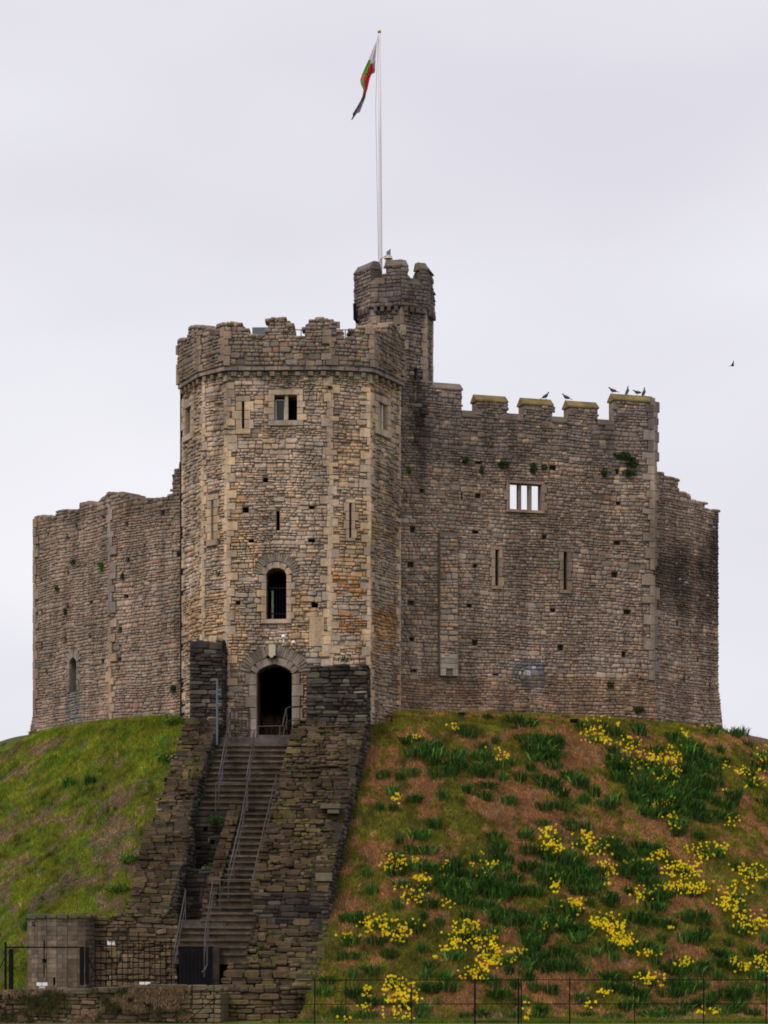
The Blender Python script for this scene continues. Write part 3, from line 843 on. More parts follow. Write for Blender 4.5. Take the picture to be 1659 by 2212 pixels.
# shallow projecting chute
gr = Fr.rect(947, 985, 1152, 1462); znR.append((gr[0]-.02, gr[1]+.02, gr[2], gr[3]))
curt_mb = MB()
core(Fr, curt_mb, ZB, topR, holesR, 1.1, front=.28, thru=thR, step=.2, splay=(.7, .5))
uxt = lambda z, a, b: (a, b+offR(z)*.8)
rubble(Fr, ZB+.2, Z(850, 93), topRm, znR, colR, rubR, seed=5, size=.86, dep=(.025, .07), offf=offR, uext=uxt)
bm_ = MB()
def batter(F, mb, z0, z1, k, ext0=0, ext1=0):
    o = (z1-z0)*k
    a = [F.pt(0, z1, 0), F.pt(F.L, z1, 0), F.pt(F.L+ext1, z0, o), F.pt(-ext0, z0, o), F.pt(0, z0, -.1), F.pt(F.L, z0, -.1)]
    b = len(mb.V); mb.V += a
    mb.F += [[b+3, b+2, b+1, b+0], [b+1, b+2, b+5], [b+0, b+4, b+3], [b+3, b+4, b+5, b+2]]
batter(Fr, curt_mb, ZB, zbat, .11, 0, .2)
for t in tops[1:]: curt_mb.obox(Fr.pt(t[0], Z(905, 93.3)-.03, 0), Fr.u*(min(t[1], Fr.L)-t[0]), -Fr.n*.5, Vector((0, 0, t[2]-.28-(Z(905, 93.3)-.03))))
curt = build_core('curtain_wall', curt_mb, (.20, .155, .125)); curt['label'] = 'tall battlemented curtain wall right of the gate tower'
finish(curt, rubR, cutR)
for fr in (.345, .675):
    uu = winr[0]+(winr[1]-winr[0])*fr
    stone_obj(St(Fr.pt(uu, (winr[2]+winr[3])/2, -.2), tuple(Fr.u), tuple(Fr.n), (0, 0, 1), .12, .17, winr[3]-winr[2], BLK+2, (.2, .16, .13), 'mullion'), curt)
# chute
gm = MB(); pj = .22; rubG = []; cutG = []
gm.obox(Fr.pt(gr[0], gr[2]+.0, .0), Fr.u*(gr[1]-gr[0]), Fr.n*(pj-.04), Vector((0, 0, gr[3]-gr[2])))
Fg = Facet(Fr.pt(gr[0], 0, pj-.05)[:2], Fr.pt(gr[1], 0, pj-.05)[:2]); Fgs = Facet(Fr.pt(gr[0]+.001, 0, .0)[:2], Fr.pt(gr[0], 0, pj)[:2])
hz = [(.22, .44, gr[2]-.02, gr[2]+.2)]
rubble(Fg, gr[2]+.6, gr[3], flatf(gr[3]-.05), [], lambda u, z, p, r: pick(r, [(.4, (.25,.21,.185)), (.3, (.29,.225,.175)), (.2, (.31,.21,.14)), (.1, (.18,.14,.115))]), rubG, seed=9, cull=False)
for j in range(3):
    cutG.append(St(Fg.pt(Fg.L/2, gr[2]+.26+.17*(j+.5)-.0, 0), tuple(Fg.u), tuple(Fg.n), (0, 0, 1), Fg.L, .07, .16, BLK, (.31, .26, .21) if j % 2 == 0 else (.24, .2, .165), 'corbel_stone'))
for s_ in (0, 1):
    cutG.append(St(Fg.pt(.1 if s_ == 0 else Fg.L-.1, gr[2]+.13, 0), tuple(Fg.u), tuple(Fg.n), (0, 0, 1), .19, .08, .24, BLK+1, (.33, .27, .22), 'corbel_stone'))
chute = build_core('garderobe_chute', gm, (.15, .12, .098)); finish(chute, rubG, cutG)
# coping stones of the battlements
def coping(F, u0, u1, zt, th, parent, colf, n=1, hc=.28, over=.06):
    for j in range(n):
        a = u0+(u1-u0)*j/n+.003; b = u0+(u1-u0)*(j+1)/n-.003
        q = [(over, -hc), (over, -hc+.05), (-th*.42, -.03), (-th*.5, 0), (-th*.58, -.03), (-th-over, -hc+.05), (-th-over, -hc)]
        V = [F.pt(a, zt+zz, d) for d, zz in q]+[F.pt(b, zt+zz, d) for d, zz in q]; nq = len(q)
        Fs = [list(range(nq))[::-1], [nq+k for k in range(nq)]]+[[k, (k+1) % nq, nq+(k+1) % nq, nq+k] for k in range(nq)]
        o = mesh('coping_stone', V, Fs, M_STO, parent); o.color = (*colf(rng, 0), 1)
for t in tops[1:]:
    e = t[2] < Z(875, 92.5)
    coping(Fr, t[0]-(0.0 if e else .05), t[1]+((.12 if t is tops[-1] else 0) if e else .04), t[2], .5, curt, cut_copt if (e or t is tops[1]) else cut_cope, n=1 if e else 2, hc=.28 if not e else .26)
# ---- right end facet
wallR2 = Z7([(1310,565),(1328,575),(1358,580),(1362,597),(1400,602),(1435,612),(1437,670),(1470,673),(1495,690),(1500,715),(1560,720),(1572,750),(1590,757),(1650,757)])
tfE = prof(sorted([Fe.uz(x, y) for x, y in wallR2], key=lambda q: q[0]))
def colE(uc, z, p, r):
    dy_ = HD-(z-CZ)/p[1]*K; dx_ = p[0]/p[1]*K+829.5
    c = tuple(a*.95 for a in pick(r, PAL_RIGHT))
    st = 1.2-abs(dy_-1215)/95 + (float(fbm(p[0]*.9, z*.5, 47, 3))-.5)*2.2 + (dx_-1490)/90*.5
    if st > .25: c = tuple(a*max(.3, 1-.9*st) for a in c)
    if r.random() < .02 and st > .3: c = (.32, .31, .3)
    return c
holesE = hole_list(Fe, Z8([(1365,572),(1425,488),(1335,325),(1478,600)]), 5, 9)
znE = [tuple(h) for h in holesE]; cutE = []; rubE = []; e_mb = MB()
quoins(Fe, 0, ZB, Z(865, 93.8), znE, cutE, lambda r, z: pick(r, [(.5, (.28,.23,.19)), (.5, (.22,.19,.17))]), la=.14, lb=.28, h=.34)
tfE0 = lambda u: tfE(u) if u > .02 else tfE(.02)
core(Fe, e_mb, ZB, lambda u: tfE0(u)-.06, holesE, 1.0, front=.4, step=.2)
offE = lambda z: max(0, (zbat-z))*.09
rubble(Fe, ZB+.2, Z(1010, 94), tfE0, znE, colE, rubE, seed=6, size=.86, dep=(.025, .07), offf=offE, uext=lambda z, a, b: (a, b+offE(z)*.8))
batter(Fe, e_mb, ZB, zbat, .09, .15, .15)
endw = build_core('curtain_wall', e_mb, (.16, .125, .10)); endw['label'] = 'broken right end wall with black stains'; finish(endw, rubE, cutE)
def caprow(F, tf, th, colf, out, seed, wmin=.14, wmax=.34, u1=None):
    r = random.Random(seed); u = 0.0
    while u < (u1 or F.L):
        ww = r.uniform(wmin, wmax); hh = r.uniform(.09, .17); zt = tf(u+ww/2)
        out.append(St(F.pt(u+ww/2, zt-hh*.35, -th+.02), tuple(F.u), tuple(F.n), (0, 0, 1), ww, th+r.uniform(-.05, .06), hh, SLB+r.randrange(6), colf(0, zt, F.pt(u, zt), r))); u += ww*.92
caprow(Fe, tfE0, 1.0, colE, rubE, 3)
# ---- left curtain walls
Fl1 = Facet(P(76, 99.5), P(240, 95.2)); Fl2 = Facet(P(240, 95.2), P(400, 92.8))
wallL = Z6([(200,455),(235,455),(300,445),(380,457),(395,412),(460,405),(535,412),(540,358),(600,352),(660,368),(680,342),(740,292),(810,288),(905,322),(1000,330),(1110,325),(1165,318),(1175,250),(1190,220),(1185,150),(1195,128),(1220,122),(1225,82),(1262,70),(1300,70)])
def colL(uc, z, p, r):
    c = pick(r, PAL_LEFT); up = Z(1190, p[1])
    t = (z-up)/1.6+(float(fbm(p[0]*.8, z*.5, 51, 3))-.5)*2
    if t > 0: c = tuple(a*max(.55, 1-.35*t) for a in c)
    dx_ = p[0]/p[1]*K+829.5; dy_ = HD-(z-CZ)/p[1]*K
    if 142 < dx_ < 178 and dy_ > 1490 and r.random() < .7: c = (.20, .185, .18)
    g = float(vnoise(p[0]*.9, z*.7, 53)); return tuple(a*(.82+.34*g) for a in c)
hl1 = hole_list(Fl1, Z6([(270,655),(330,570),(463,597),(523,520),(708,463),(713,533),(468,832),(287,885),(730,1013),(625,1035),(463,1070),(292,1110),(615,1270),(453,1300),(322,1512),(705,1440)]), 6.5, 9.5)+hole_list(Fl1, [(91.5, 1397, 4, 18)])
hl2 = hole_list(Fl2, Z6([(865,505),(1108,428),(875,750),(1220,715),(862,993),(820,1225),(815,1425)]), 10, 12)
wz1 = Fl1.rect(152.5, 168, 1432, 1495); wuc = (wz1[0]+wz1[1])/2; whf = (wz1[1]-wz1[0])/2
wf1 = arch_fn('point', whf, Fl1.uz(160, 1420)[1]-wz1[3])
zn1 = [tuple(h) for h in hl1]; zn2 = [tuple(h) for h in hl2]; cutL = []; rubL = []; cutL2 = []; rubL2 = []
for h in arch_holes(wuc, whf, wz1[2], wz1[3], wf1, 8): hl1.append(h); zn1.append(tuple(h))
arch_ring(Fl1, wuc, whf, wz1[3], wf1, cutL, zn1, cut_grey, 0, .3, 11, d=.07)
opening(Fl1, wz1, zn1, cutL, cut_grey, fw=.13, h=.22, d=.07, sill=False, lintel=False, alt=.1)
quoins(Fl1, 0, 9.5, Z(1125, 99.5), zn1, cutL, cut_brown, la=.15, lb=.3, h=.33)
qc = lambda r, z: pick(r, [(.6, (.42,.31,.22)), (.4, (.34,.26,.2))]) if z < 14 else pick(r, [(1, (.25,.21,.19))])
quoins(Fl1, 1, 10.0, Z(1100, 95.2), zn1, cutL, qc, phase=0, la=.1, lb=.2, h=.33)
quoins(Fl2, 0, 10.0, Z(1100, 95.2), zn2, cutL2, qc, phase=1, la=.12, lb=.3, h=.33)
tl1 = prof(sorted([Fl1.uz(x, y) for x, y in wallL if x < 300], key=lambda q: q[0])); tl2 = prof(sorted([Fl2.uz(x, y) for x, y in wallL if x > 200], key=lambda q: q[0]))
l_mb = MB(); core(Fl1, l_mb, ZB, lambda u: tl1(u)-.07, hl1, 1.0, front=.93, step=.2)
zbl = Z(1530, 99); offL = lambda z: max(0, zbl-z)*.15
rubble(Fl1, ZB+.2, Z(1050, 97), tl1, zn1, colL, rubL, seed=15, size=.86, dep=(.025, .07), offf=offL, uext=lambda z, a, b: (a-offL(z)*1.2, b)); caprow(Fl1, tl1, 1.0, colL, rubL, 21)
batter(Fl1, l_mb, ZB, zbl, .15, .25, 0)
lw1 = build_core('curtain_wall', l_mb, (.20, .155, .125)); lw1['label'] = 'far left curtain wall with a pointed window'; finish(lw1, rubL, cutL)
l2_mb = MB(); core(Fl2, l2_mb, ZB, lambda u: tl2(u)-.07, hl2, 1.0, front=.5, step=.15)
rubble(Fl2, ZB+.2, Z(985, 93), tl2, zn2, colL, rubL2, seed=16, size=.86, dep=(.025, .07)); caprow(Fl2, tl2, 1.0, colL, rubL2, 22)
lw2 = build_core('curtain_wall', l2_mb, (.20, .155, .125)); lw2['label'] = 'left curtain wall beside the gate tower'; finish(lw2, rubL2, cutL2)
# rear of the shell, plain masonry never seen from the front
r_mb = MB()
RP = [(12.3, 104), (9.2, 113.5), (0, 117.5), (-9.2, 113.5), (-12.75, 105.5)]
F6 = [Facet(P(1551, 96.6), RP[0])]+[Facet(RP[i], RP[i+1]) for i in range(4)]+[Facet(RP[4], P(76, 99.5))]
for F in F6: core(F, r_mb, ZB, flatf(16.3), [], 1.0)
build_core('rear_wall', r_mb, (.17, .14, .12))

# ---- the largest rubble stones become parts of their own, the rest one mesh for each wall
allr = []
for part, L in ALLST:
    for s in L:
        if s.k < NVAR and s.d < .3: allr.append((s.w*s.h/s.o[1]**2*(s.n[1]**2), part.name, s))
allr.sort(key=lambda q: -q[0]); bigset = set(id(q[2]) for q in allr[:295])
for part, L in ALLST:
    rest = []
    for s in L:
        if id(s) in bigset: stone_obj(s, part, 'stone')
        else: rest.append(s)
    stones_mesh('stonework', rest, part)
print('keep stones', sum(len(L) for p, L in ALLST))

# ------------------------------------------------------------------ flag, pole and roof things
ball_z = Z(66, 93.9)
px_, py_ = X(821, 94.0), 94.0
pole = empty('flagpole', (px_, py_, Z(600, 94)-.6), 'tall white flagpole with a gilded ball, standing on the stair turret', 'flagpole')
g = MB(); g.tube([(px_, py_, zt_c+.2), (X(822, 94), py_, Z(560, 94)), (X(820.6, 94), py_, Z(300, 94)), (X(819.6, 94), py_, Z(71, 94))], .078, 12, r1=.045); g.build('shaft', M_WHITE, pole, smooth=True)
g = MB(); g.ellipsoid((X(819.4, 94), py_, Z(67, 94)), (.062, .062, .062)); g.build('ball_finial', M_GOLD, pole, smooth=True)
g = MB(); g.lathe((X(819.4, 94), py_, Z(72.5, 94)), [(.035, 0), (.06, .03), (.06, .045)], 12); g.build('truck', M_BLACK, pole)
g = MB(); g.tube([(X(817, 94), py_-.08, Z(78, 94)), (X(813, 94), py_-.1, Z(185, 94)), (X(811.5, 94), py_-.1, Z(230, 94)), (X(815, 94), py_-.06, Z(430, 94)), (X(818, 94), py_-.04, Z(575, 94))], .006, 5); g.build('halyard', M_RAIL, pole)
for a, b in (((822, 555), (808, 597)), ((822, 560), (834, 552))):
    g = MB(); g.tube([(X(a[0], 94), 93.95, Z(a[1], 94)), (X(b[0], 93.6), 93.6, Z(b[1], 93.6))], .02, 6); g.build('stay_bar', M_WHITE, pole)
g = MB(); g.ellipsoid((X(818.4, 94), 93.9, Z(574, 94)), (.05, .05, .07)); g.build('cleat', M_BLACK, pole)
# flag: folded cloth hanging from the pole top
Lf = [(735,215),(700,350),(620,520),(520,770),(430,970),(370,1110),(335,1215),(350,1310),(410,1440),(385,1570),(340,1680),(240,1850),(165,1970),(178,2010),(140,2085)]
Rf = [(742,215),(705,380),(690,600),(672,830),(666,1000),(660,1050),(585,1095),(540,1220),(500,1410),(470,1500),(450,1610),(400,1740),(330,1935),(262,1955),(150,2112)]
def lerp_chain(L, t):
    y = 215+(2100-215)*t; ys = [p[1] for p in L]; return float(np.interp(y, ys, [p[0] for p in L])), y
NR, NC = 90, 26; V = []; CC = []; Fq = []
def flagcol(s, y, x):
    red = (.62, .02, .05); grn = (.10, .36, .04); wht = (.78, .70, .74); org = (.75, .14, .06); dg = (.08, .13, .09)
    if y < 780: return wht if not (.62 < s < .72 and y > 420) else (.22, .13, .18)
    if y < 1110:
        if s < .42-.1*(y-780)/330+.05*math.sin(y*.05): return grn if s < .36 or y > 850 else wht
        if s < .80-.1*math.sin(y*.03): return red if y > 845 else wht
        return (.33, .30, .33) if y < 960 else (.12, .16, .12)
    if y < 1230:
        if s < .30: return org
        if s < .55: return grn if math.sin(y*.09+s*9) > 0 else (.3, .35, .2)
        return red
    if y < 1450: return (.16, .38, .10) if s < .5 else ((.62, .02, .05) if s < .93 else (.3, .02, .12))
    if y < 1500: return red
    if y < 1620: return (.5, .05, .03) if s < .3 else dg
    if y < 1700: return dg
    if y < 1960: return (.05, .08, .05) if s < .35 else (.40, .28, .42)
    return (.06, .07, .09)
for i in range(NR+1):
    t = i/NR; xl_, y = lerp_chain(Lf, t); xr_, _ = lerp_chain(Rf, t)
    for j in range(NC+1):
        s = j/NC; xs = xl_+(xr_-xl_)*s
        Yd = 93.9 + .06*math.sin(s*9+t*2.5)*min(1, t*4)+.02*math.sin(s*21-t*5)*min(1, t*4) + (t*.35)
        dx_ = (1380+xs*.1808)*.54004; dy_ = (100+y*.1808)*.54004
        V.append((X(dx_, Yd), Yd, Z(dy_, Yd))); CC.append(flagcol(s, y, xs))
for i in range(NR):
    for j in range(NC):
        a = i*(NC+1)+j; Fq.append([a, a+1, a+NC+2, a+NC+1])
fo = mesh('flag', V, Fq, M_FLAG, None, col=np.array(CC), smooth=True)
tag(fo, 'white, green and red flag hanging limp in folds from the flagpole top', 'flag')
# little cut-off flue and roof box
g = MB(); fx = X(839, 93.2)
flue = empty('roof_flue', (fx, 93.9, zm-.1), 'short grey flue with a slanted top behind the turret battlement', 'flue')
b = MB(); b.V = [(fx-.07, 93.85, zm-.3), (fx+.07, 93.85, zm-.3), (fx+.07, 93.99, zm-.3), (fx-.07, 93.99, zm-.3), (fx-.07, 93.85, Z(545, 93.9)), (fx+.08, 93.85, Z(538, 93.9)), (fx+.08, 93.99, Z(538, 93.9)), (fx-.07, 93.99, Z(545, 93.9))]
b.F = [(0,3,2,1),(4,5,6,7),(0,1,5,4),(1,2,6,5),(2,3,7,6),(3,0,4,7)]; b.F = [list(f) for f in b.F]; b.build('pipe', M_GALV, flue)
g = MB(); g.lathe((fx, 93.92, Z(559, 93.9)), [(.16, 0), (.13, .06), (.12, .10), (.09, .12)], 12); g.build('collar', M_BEIGE, flue)
rb = MB(); rb.box(X(545, 91), X(578, 91), 91, 91.8, Z(735, 91), Z(707, 91)); o = rb.build('roof_hatch', M_ROOF); 
o.name = 'roof_hatch'; tag(o, 'blue grey roof hatch between broken merlons of the gate tower', 'hatch')
for nm, xa, xb, yy, lab in (('a', 637, 664, 712, 'thin roof railing left of the rightmost tall tower merlon'), ('b', 732, 760, 712, 'thin roof railing beside the stair turret')):
    ra = empty('roof_railing', (X(xa, 91), 91, Z(yy, 91)-1), lab, 'railing', 'railings on the gate tower roof')
    g = MB(); g.tube([(X(xa-14, 91), 91, Z(yy, 91)), (X(xb+6, 91), 91, Z(yy+1, 91))], .018, 6); g.build('top_rail', M_GALV, ra)
    for q in ((xa+xb)/2, xb-4): g = MB(); g.tube([(X(q, 91), 91, Z(yy, 91)), (X(q, 91), 91, zc_)], .018, 6); g.build('post', M_GALV, ra)

# ------------------------------------------------------------------ staircase and its walls
RUN, RISE = .25, .2
def xr_(Y): return -3.0-sk(Y)
stairs = empty('stone_staircase', (-4.3, 86.6, 8.56), 'long flight of worn brown stone steps climbing the mound to the dark doorway', 'staircase')
um_ = MB(); um_.box(-.5, .5, 0, 1, -1, -.22); um_.box(-.5, .5, -.12, 1, -.2, 0)
sme = bpy.data.meshes.new('step_shape'); sme.from_pydata(um_.V, [], um_.F); sme.materials.append(M_STEP)
for k in range(0, 35):
    Y = SC_TOP[0]-RUN*k; z = SC_TOP[1]-RISE*k
    if k <= 11: xl = -5.52-sk(Y)*.75
    elif k <= 26: xl = xr_(Y)-1.02
    elif k <= 29: xl = xr_(Y)-1.35
    else: xl = -6.25
    xr = xr_(Y)+.25
    o = bpy.data.objects.new('step', sme); COL.objects.link(o)
    o.parent = stairs; o.matrix_parent_inverse = Matrix.Translation(-Vector(stairs.location))
    o.matrix_basis = Matrix.Translation(((xl+xr)/2, Y+rng.uniform(-.025, .025), z+rng.uniform(-.014, .014))) @ Matrix.Rotation(rng.gauss(0, .004), 4, 'Y') @ Matrix.Diagonal((xr-xl, .7, .32, 1))
    f = rng.uniform(.8, 1.15); o.color = (.10*f, .074*f, .054*f, 1)
g = MB(); g.box(-5.35, -2.75, 86.85, 88.3, 8.3, 8.80); o = mesh('landing', g.V, g.F, M_STEP, stairs); o.color = (.09, .075, .068, 1)
g = MB(); g.box(-4.15, -2.9, 87.45, 88.3, 8.5, 8.93); o = mesh('door_step', g.V, g.F, M_STEP, stairs); o.color = (.11, .09, .08, 1)
g = MB(); g.box(-6.4, -4.7, 79.33, 81.6, 2.2, 2.745); o = mesh('lower_landing', g.V, g.F, M_STEP, stairs); o.color = (.08, .07, .06, 1)

def colF(uc, z, p, r):
    c = pick(r, PAL_FLANK)
    g = float(fbm(p[0]*1.3, p[1]*1.1, 61, 3))
    if g > .56 and r.random() < .4: c = pick(r, [(.6, (.115,.105,.045)), (.4, (.15,.135,.065))])
    return tuple(a*(.26+1.0*g)*q for a, q in zip(c, (.90, .82, .68)))
def colPier(uc, z, p, r):
    c = pick(r, PAL_PIER); g = float(fbm(p[0]*1.5, z*3, 63, 3)); return tuple(a*(.5+1.0*g) for a in c)
def colDark(uc, z, p, r): return tuple(a*.8 for a in pick(r, PAL_PIER))
def flank(fl, fr, Ya, Yb, off, out, mb, seed, drop=2.6, colf=colF):
    """stepped rubble top of a sloping wall, from depth Ya (top) down to Yb"""
    r = random.Random(seed); Y = Ya; slope = .8
    while Y > Yb:
        h = r.uniform(.07, .15); run = h/slope
        z = plane(Y, off)
        x0, x1 = fl(Y), fr(Y); x = x0
        while x < x1-.03:
            ww = r.uniform(.13, .6)*(.7+1.5*h)
            if x1-(x+ww) < .12: ww = x1-x
            j = r.uniform(-.12, .12); jz = r.uniform(-.03, .03)
            p = (x+ww/2, Y+.6, z-h/2+jz)
            a = r.gauss(0, .03)
            out.append(St(p, (math.cos(a), 0, math.sin(a)), (0, -1, 0), (-math.sin(a), 0, math.cos(a)), ww-.012, .6+j, h*r.uniform(.85, 1.3), SLB+r.randrange(6), colf(0, z, p, r)))
            x += ww
        mb.box(x0+.05, x1-.05, Y+.10, Ya+.3, z-h-drop if False else z-h-.6, z-h*.7)
        Y -= run
def solid_wall(parent_name, loc, label, pieces, fronts, sides, seed, group=None, mcol=(.055, .046, .036), extra=None):
    root = empty(parent_name, loc, label, 'wall', group)
    out = []; mb = MB(); cut = []
    for (fl, fr, Ya, Yb, off) in pieces: flank(fl, fr, Ya, Yb, off, out, mb, seed); seed += 1
    for (F, z0, tf, holes, colf, th) in fronts+sides:
        core(F, mb, z0, lambda u, tf=tf: tf(u)-.05, holes, th, front=min(.4, th*.7), step=.2)
        rubble(F, z0, max(tf(0), tf(F.L*.5), tf(F.L))+.3, tf, [tuple(h) for h in holes], colf, out, seed=seed, cull=True, dep=(.02, .06) if colf is colDark else (.03, .13), wl=(.12, .5)); seed += 1
    if extra: extra(out, mb, cut)
    o = mesh('wall_core', mb.V, mb.F, M_MORT, root, col=mortar_col(mb, mcol))
    for s in cut: stone_obj(s, root)
    L = sorted(out, key=lambda s: -s.w*s.h/s.o[1]**2*(abs(s.n[1])+.1))
    for s in L[:280]: stone_obj(s, root, 'stone')
    stones_mesh('stonework', L[280:], root)
    return root
# right flank
xo = lambda Y: -.60-sk(Y)
xi = lambda Y: xr_(Y)
f_side_hi = Facet((xo(79.8), 79.8), (xo(86.95), 86.95))
tside = lambda u: plane(79.8+u*(86.95-79.8)/f_side_hi.L, .56)
f_low = Facet((xo(77.3), 77.3), (xo(79.8), 79.8))
tlow = lambda u: 2.79-.8*(79.8-(77.3+u*2.5/f_low.L))-.02
pierR = Facet((X(662, 86.9), 86.9), (X(794, 86.9), 86.9)); pierRs = Facet((X(794, 86.9), 86.9), (X(798, 88.3), 88.2))
pt_ = prof([(0, Z(1428, 86.9)), (.5, Z(1436, 86.9)), (1.2, Z(1430, 86.9)), (1.5, Z(1438, 86.9)), (2.1, Z(1430, 86.9))])
frontA = Facet((X(546, 79.8), 79.8), (xo(79.8), 79.8)); frontB = Facet((X(470, 77.3), 77.3), (xo(77.3), 77.3))
def extraR(out, mb, cut):
    # square topped blocks and a projecting slab near the outer edge
    for dx_, dy_, wd, hh in ((714, 1742, .62, .16), (720, 1754, .36, .12), (700, 1895, .5, .26), (560, 1930, .3, .25)):
        Y = 82.6 if dy_ < 1800 else 80.2
        p = (X(dx_, Y), Y+.3, Z(dy_, Y)); cut.append(St(p, (1, 0, 0), (0, -1, 0), (0, 0, 1), wd, .6, hh, BLK+1, (.15, .13, .085), 'ledge_stone'))
    Y = 77.3
flRlow = lambda Y: X(470+(535-470)*(Y-77.3)/2.5, Y)
rw_root = solid_wall('stair_wall', (-1.7, 83, 5), 'broad dark rubble wall sloping down the right side of the stone steps',
    [(xi, xo, 86.95, 79.8, .56)], [(frontA, 2.2, flatf(plane(79.8, .5)), [], colDark, .8), (pierR, 8.8, pt_, [], colPier, 1.2),
      (frontB, -.4, flatf(2.79-.8*2.5), [], colF, .8)],
    [(f_side_hi, 0.5, tside, [], colDark, .6), (f_low, -.4, tlow, [], colDark, .6), (pierRs, 8.0, flatf(Z(1436, 87)), [], colDark, .4)], 400, 'rubble walls beside the steps',
    extra=lambda out, mb, cut: (extraR(out, mb, cut), flank_low(out, mb)))if False else None
def flank_low(out, mb):
    r = random.Random(77); Y = 79.75
    while Y > 77.3:
        h = r.uniform(.08, .19); z = 2.79-.8*(79.8-Y); x = flRlow(Y); x1 = xo(Y)
        x0 = x
        while x < x1-.03:
            ww = r.uniform(.18, .6)
            if x1-(x+ww) < .12: ww = x1-x
            p = (x+ww/2, Y+.6, z-h/2+r.uniform(-.06, .05))
            out.append(St(p, (1, 0, 0), (0, -1, 0), (0, 0, 1), ww-.012, .6+r.uniform(-.1, .1), h*1.15, SLB+r.randrange(6), tuple(a*1.25 for a in colF(0, z, p, r)))); x += ww
        mb.box(x0+.05, x1-.05, Y+.1, 80.2, z-h-.8, z-h*.7)
        Y -= h/.8
rw_root = solid_wall('stair_wall', (-1.7, 83, 5), 'broad dark rubble wall sloping down the right side of the stone steps',
    [(xi, xo, 86.95, 79.8, .56)], [(frontA, 2.2, flatf(plane(79.8, .5)), [], colDark, .8), (pierR, 8.8, pt_, [], colPier, 1.2),
      (frontB, -.4, flatf(2.79-.8*2.5), [], colF, .8)],
    [(f_side_hi, 0.5, tside, [], colDark, .6), (f_low, -.4, tlow, [], colDark, .6), (pierRs, 8.0, flatf(Z(1436, 87)), [], colDark, .4)], 400, 'rubble walls beside the steps',
    extra=lambda out, mb, cut: (extraR(out, mb, cut), flank_low(out, mb)))
# left flank: upper narrow part and lower broad part
li = lambda Y: -5.46-sk(Y); lo_ = lambda Y: -6.52-sk(Y)
lli = lambda Y: -5.97-.15*(82.05-Y); llo = lambda Y: -7.42-.08*(82.3-Y)
sideU = Facet((li(82.5), 82.5), (li(87.0), 87.0)); sideL = Facet((lli(78.5), 78.5), (lli(82.5), 82.5))
pierL = Facet((X(410, 87), 87.0), (X(481, 87), 87.0)); pierLs = Facet((X(481, 87), 87.0), (X(491, 88.2), 88.2))
ptl = prof([(0, Z(1386, 87)), (.3, Z(1379, 87)), (.7, Z(1384, 87)), (1.1, Z(1378, 87))])
frontL = Facet((llo(78.5), 78.5), (lli(78.5), 78.5))
outerU = Facet((lo_(87), 87.0), (lo_(82.5), 82.5))
lwroot = solid_wall('stair_wall', (-6.5, 83, 5), 'uneven mossy rubble wall stepping down the left side of the stone steps',
    [(lo_, li, 87.0, 82.5, .58), (llo, lli, 82.4, 78.5, .45)],
    [(frontL, .4, flatf(plane(78.5, .4)), [], colF, .6), (pierL, 8.8, ptl, [], colPier, 1.2)],
    [(sideU, 4.0, lambda u: plane(82.5+u*4.5/sideU.L, .55), [], colDark, .4), (sideL, 1.2, lambda u: plane(78.5+u*4.0/sideL.L, .42), [], colDark, .5),
     (pierLs, 8.0, flatf(Z(1384, 87)), [], colDark, .4), (outerU, 3.0, lambda u: plane(87-u*4.5/outerU.L, .5), [], colF, .4)], 500, 'rubble walls beside the steps')
# middle retaining walls and the narrow wall left of the narrow flight
fm1 = Facet((-6.0, 83.55), (-4.35, 83.55)); fm2 = Facet((-6.6, 81.5), (-4.75, 81.5))
fm3 = Facet((xr_(79.95)-1.42, 79.95), (xr_(79.95)-1.0, 79.95))
h1 = [fm1.rect(x-5, x+5, y-5, y+5) for x, y in ((444, 1792), (459, 1819), (429, 1832))]; h2 = [fm2.rect(450, 458, 1931, 1939)]
ml = lambda Y: xr_(Y)-1.42; mr = lambda Y: xr_(Y)-1.0
mid = solid_wall('retaining_wall', (-5.2, 82, 3), 'dark stained retaining wall with square holes left of the narrow flight of steps',
    [(ml, mr, 83.6, 79.95, .22)], [(fm1, 3.8, flatf(6.2), h1, colDark, .5), (fm2, 2.0, flatf(4.35), h2, colDark, .5), (fm3, 2.2, flatf(plane(79.95, .2)), [], colF, .5)],
    [], 600)
g = MB(); g.box(-6.4, -4.7, 81.55, 83.5, 3.8, 4.33); o = mesh('ledge', g.V, g.F, M_MORT, mid, col=mortar_col(g, (.05, .045, .03)))

# ruined wall and round turret at the foot, left
fw1 = Facet((X(200, 78.3), 78.3), (X(384, 78.5), 78.5))
tfw = prof([(0, Z(1979, 78.3)), (.3, Z(1985, 78.3)), (.45, Z(1992, 78.3)), (.7, Z(1975, 78.3)), (1.3, Z(1972, 78.3)), (1.9, Z(1978, 78.3)), (2.5, Z(1976, 78.3))])
def colW(uc, z, p, r):
    return tuple(a*1.3 for a in colF(uc, z, p, r)) if z > 1.9 else tuple(a*1.7 for a in colF(uc, z, p, r))
lwl = solid_wall('ruined_wall', (X(290, 78.3), 78.3, .8), 'low ruined rubble wall with mossy top between the round turret and the steps', [], [(fw1, .4, tfw, [], colW, .8)], [], 700)
rt = empty('round_turret', (X(132, 78.3), 78.3, .6), 'small round ashlar turret with a cross arrow slit at the foot of the grassy mound', 'turret')
rc_ = (X(132, 78.3), 78.3); rr_ = .95; rt_mb = MB(); rub = []; NS = 20
zt_top = Z(1981, 77.4)
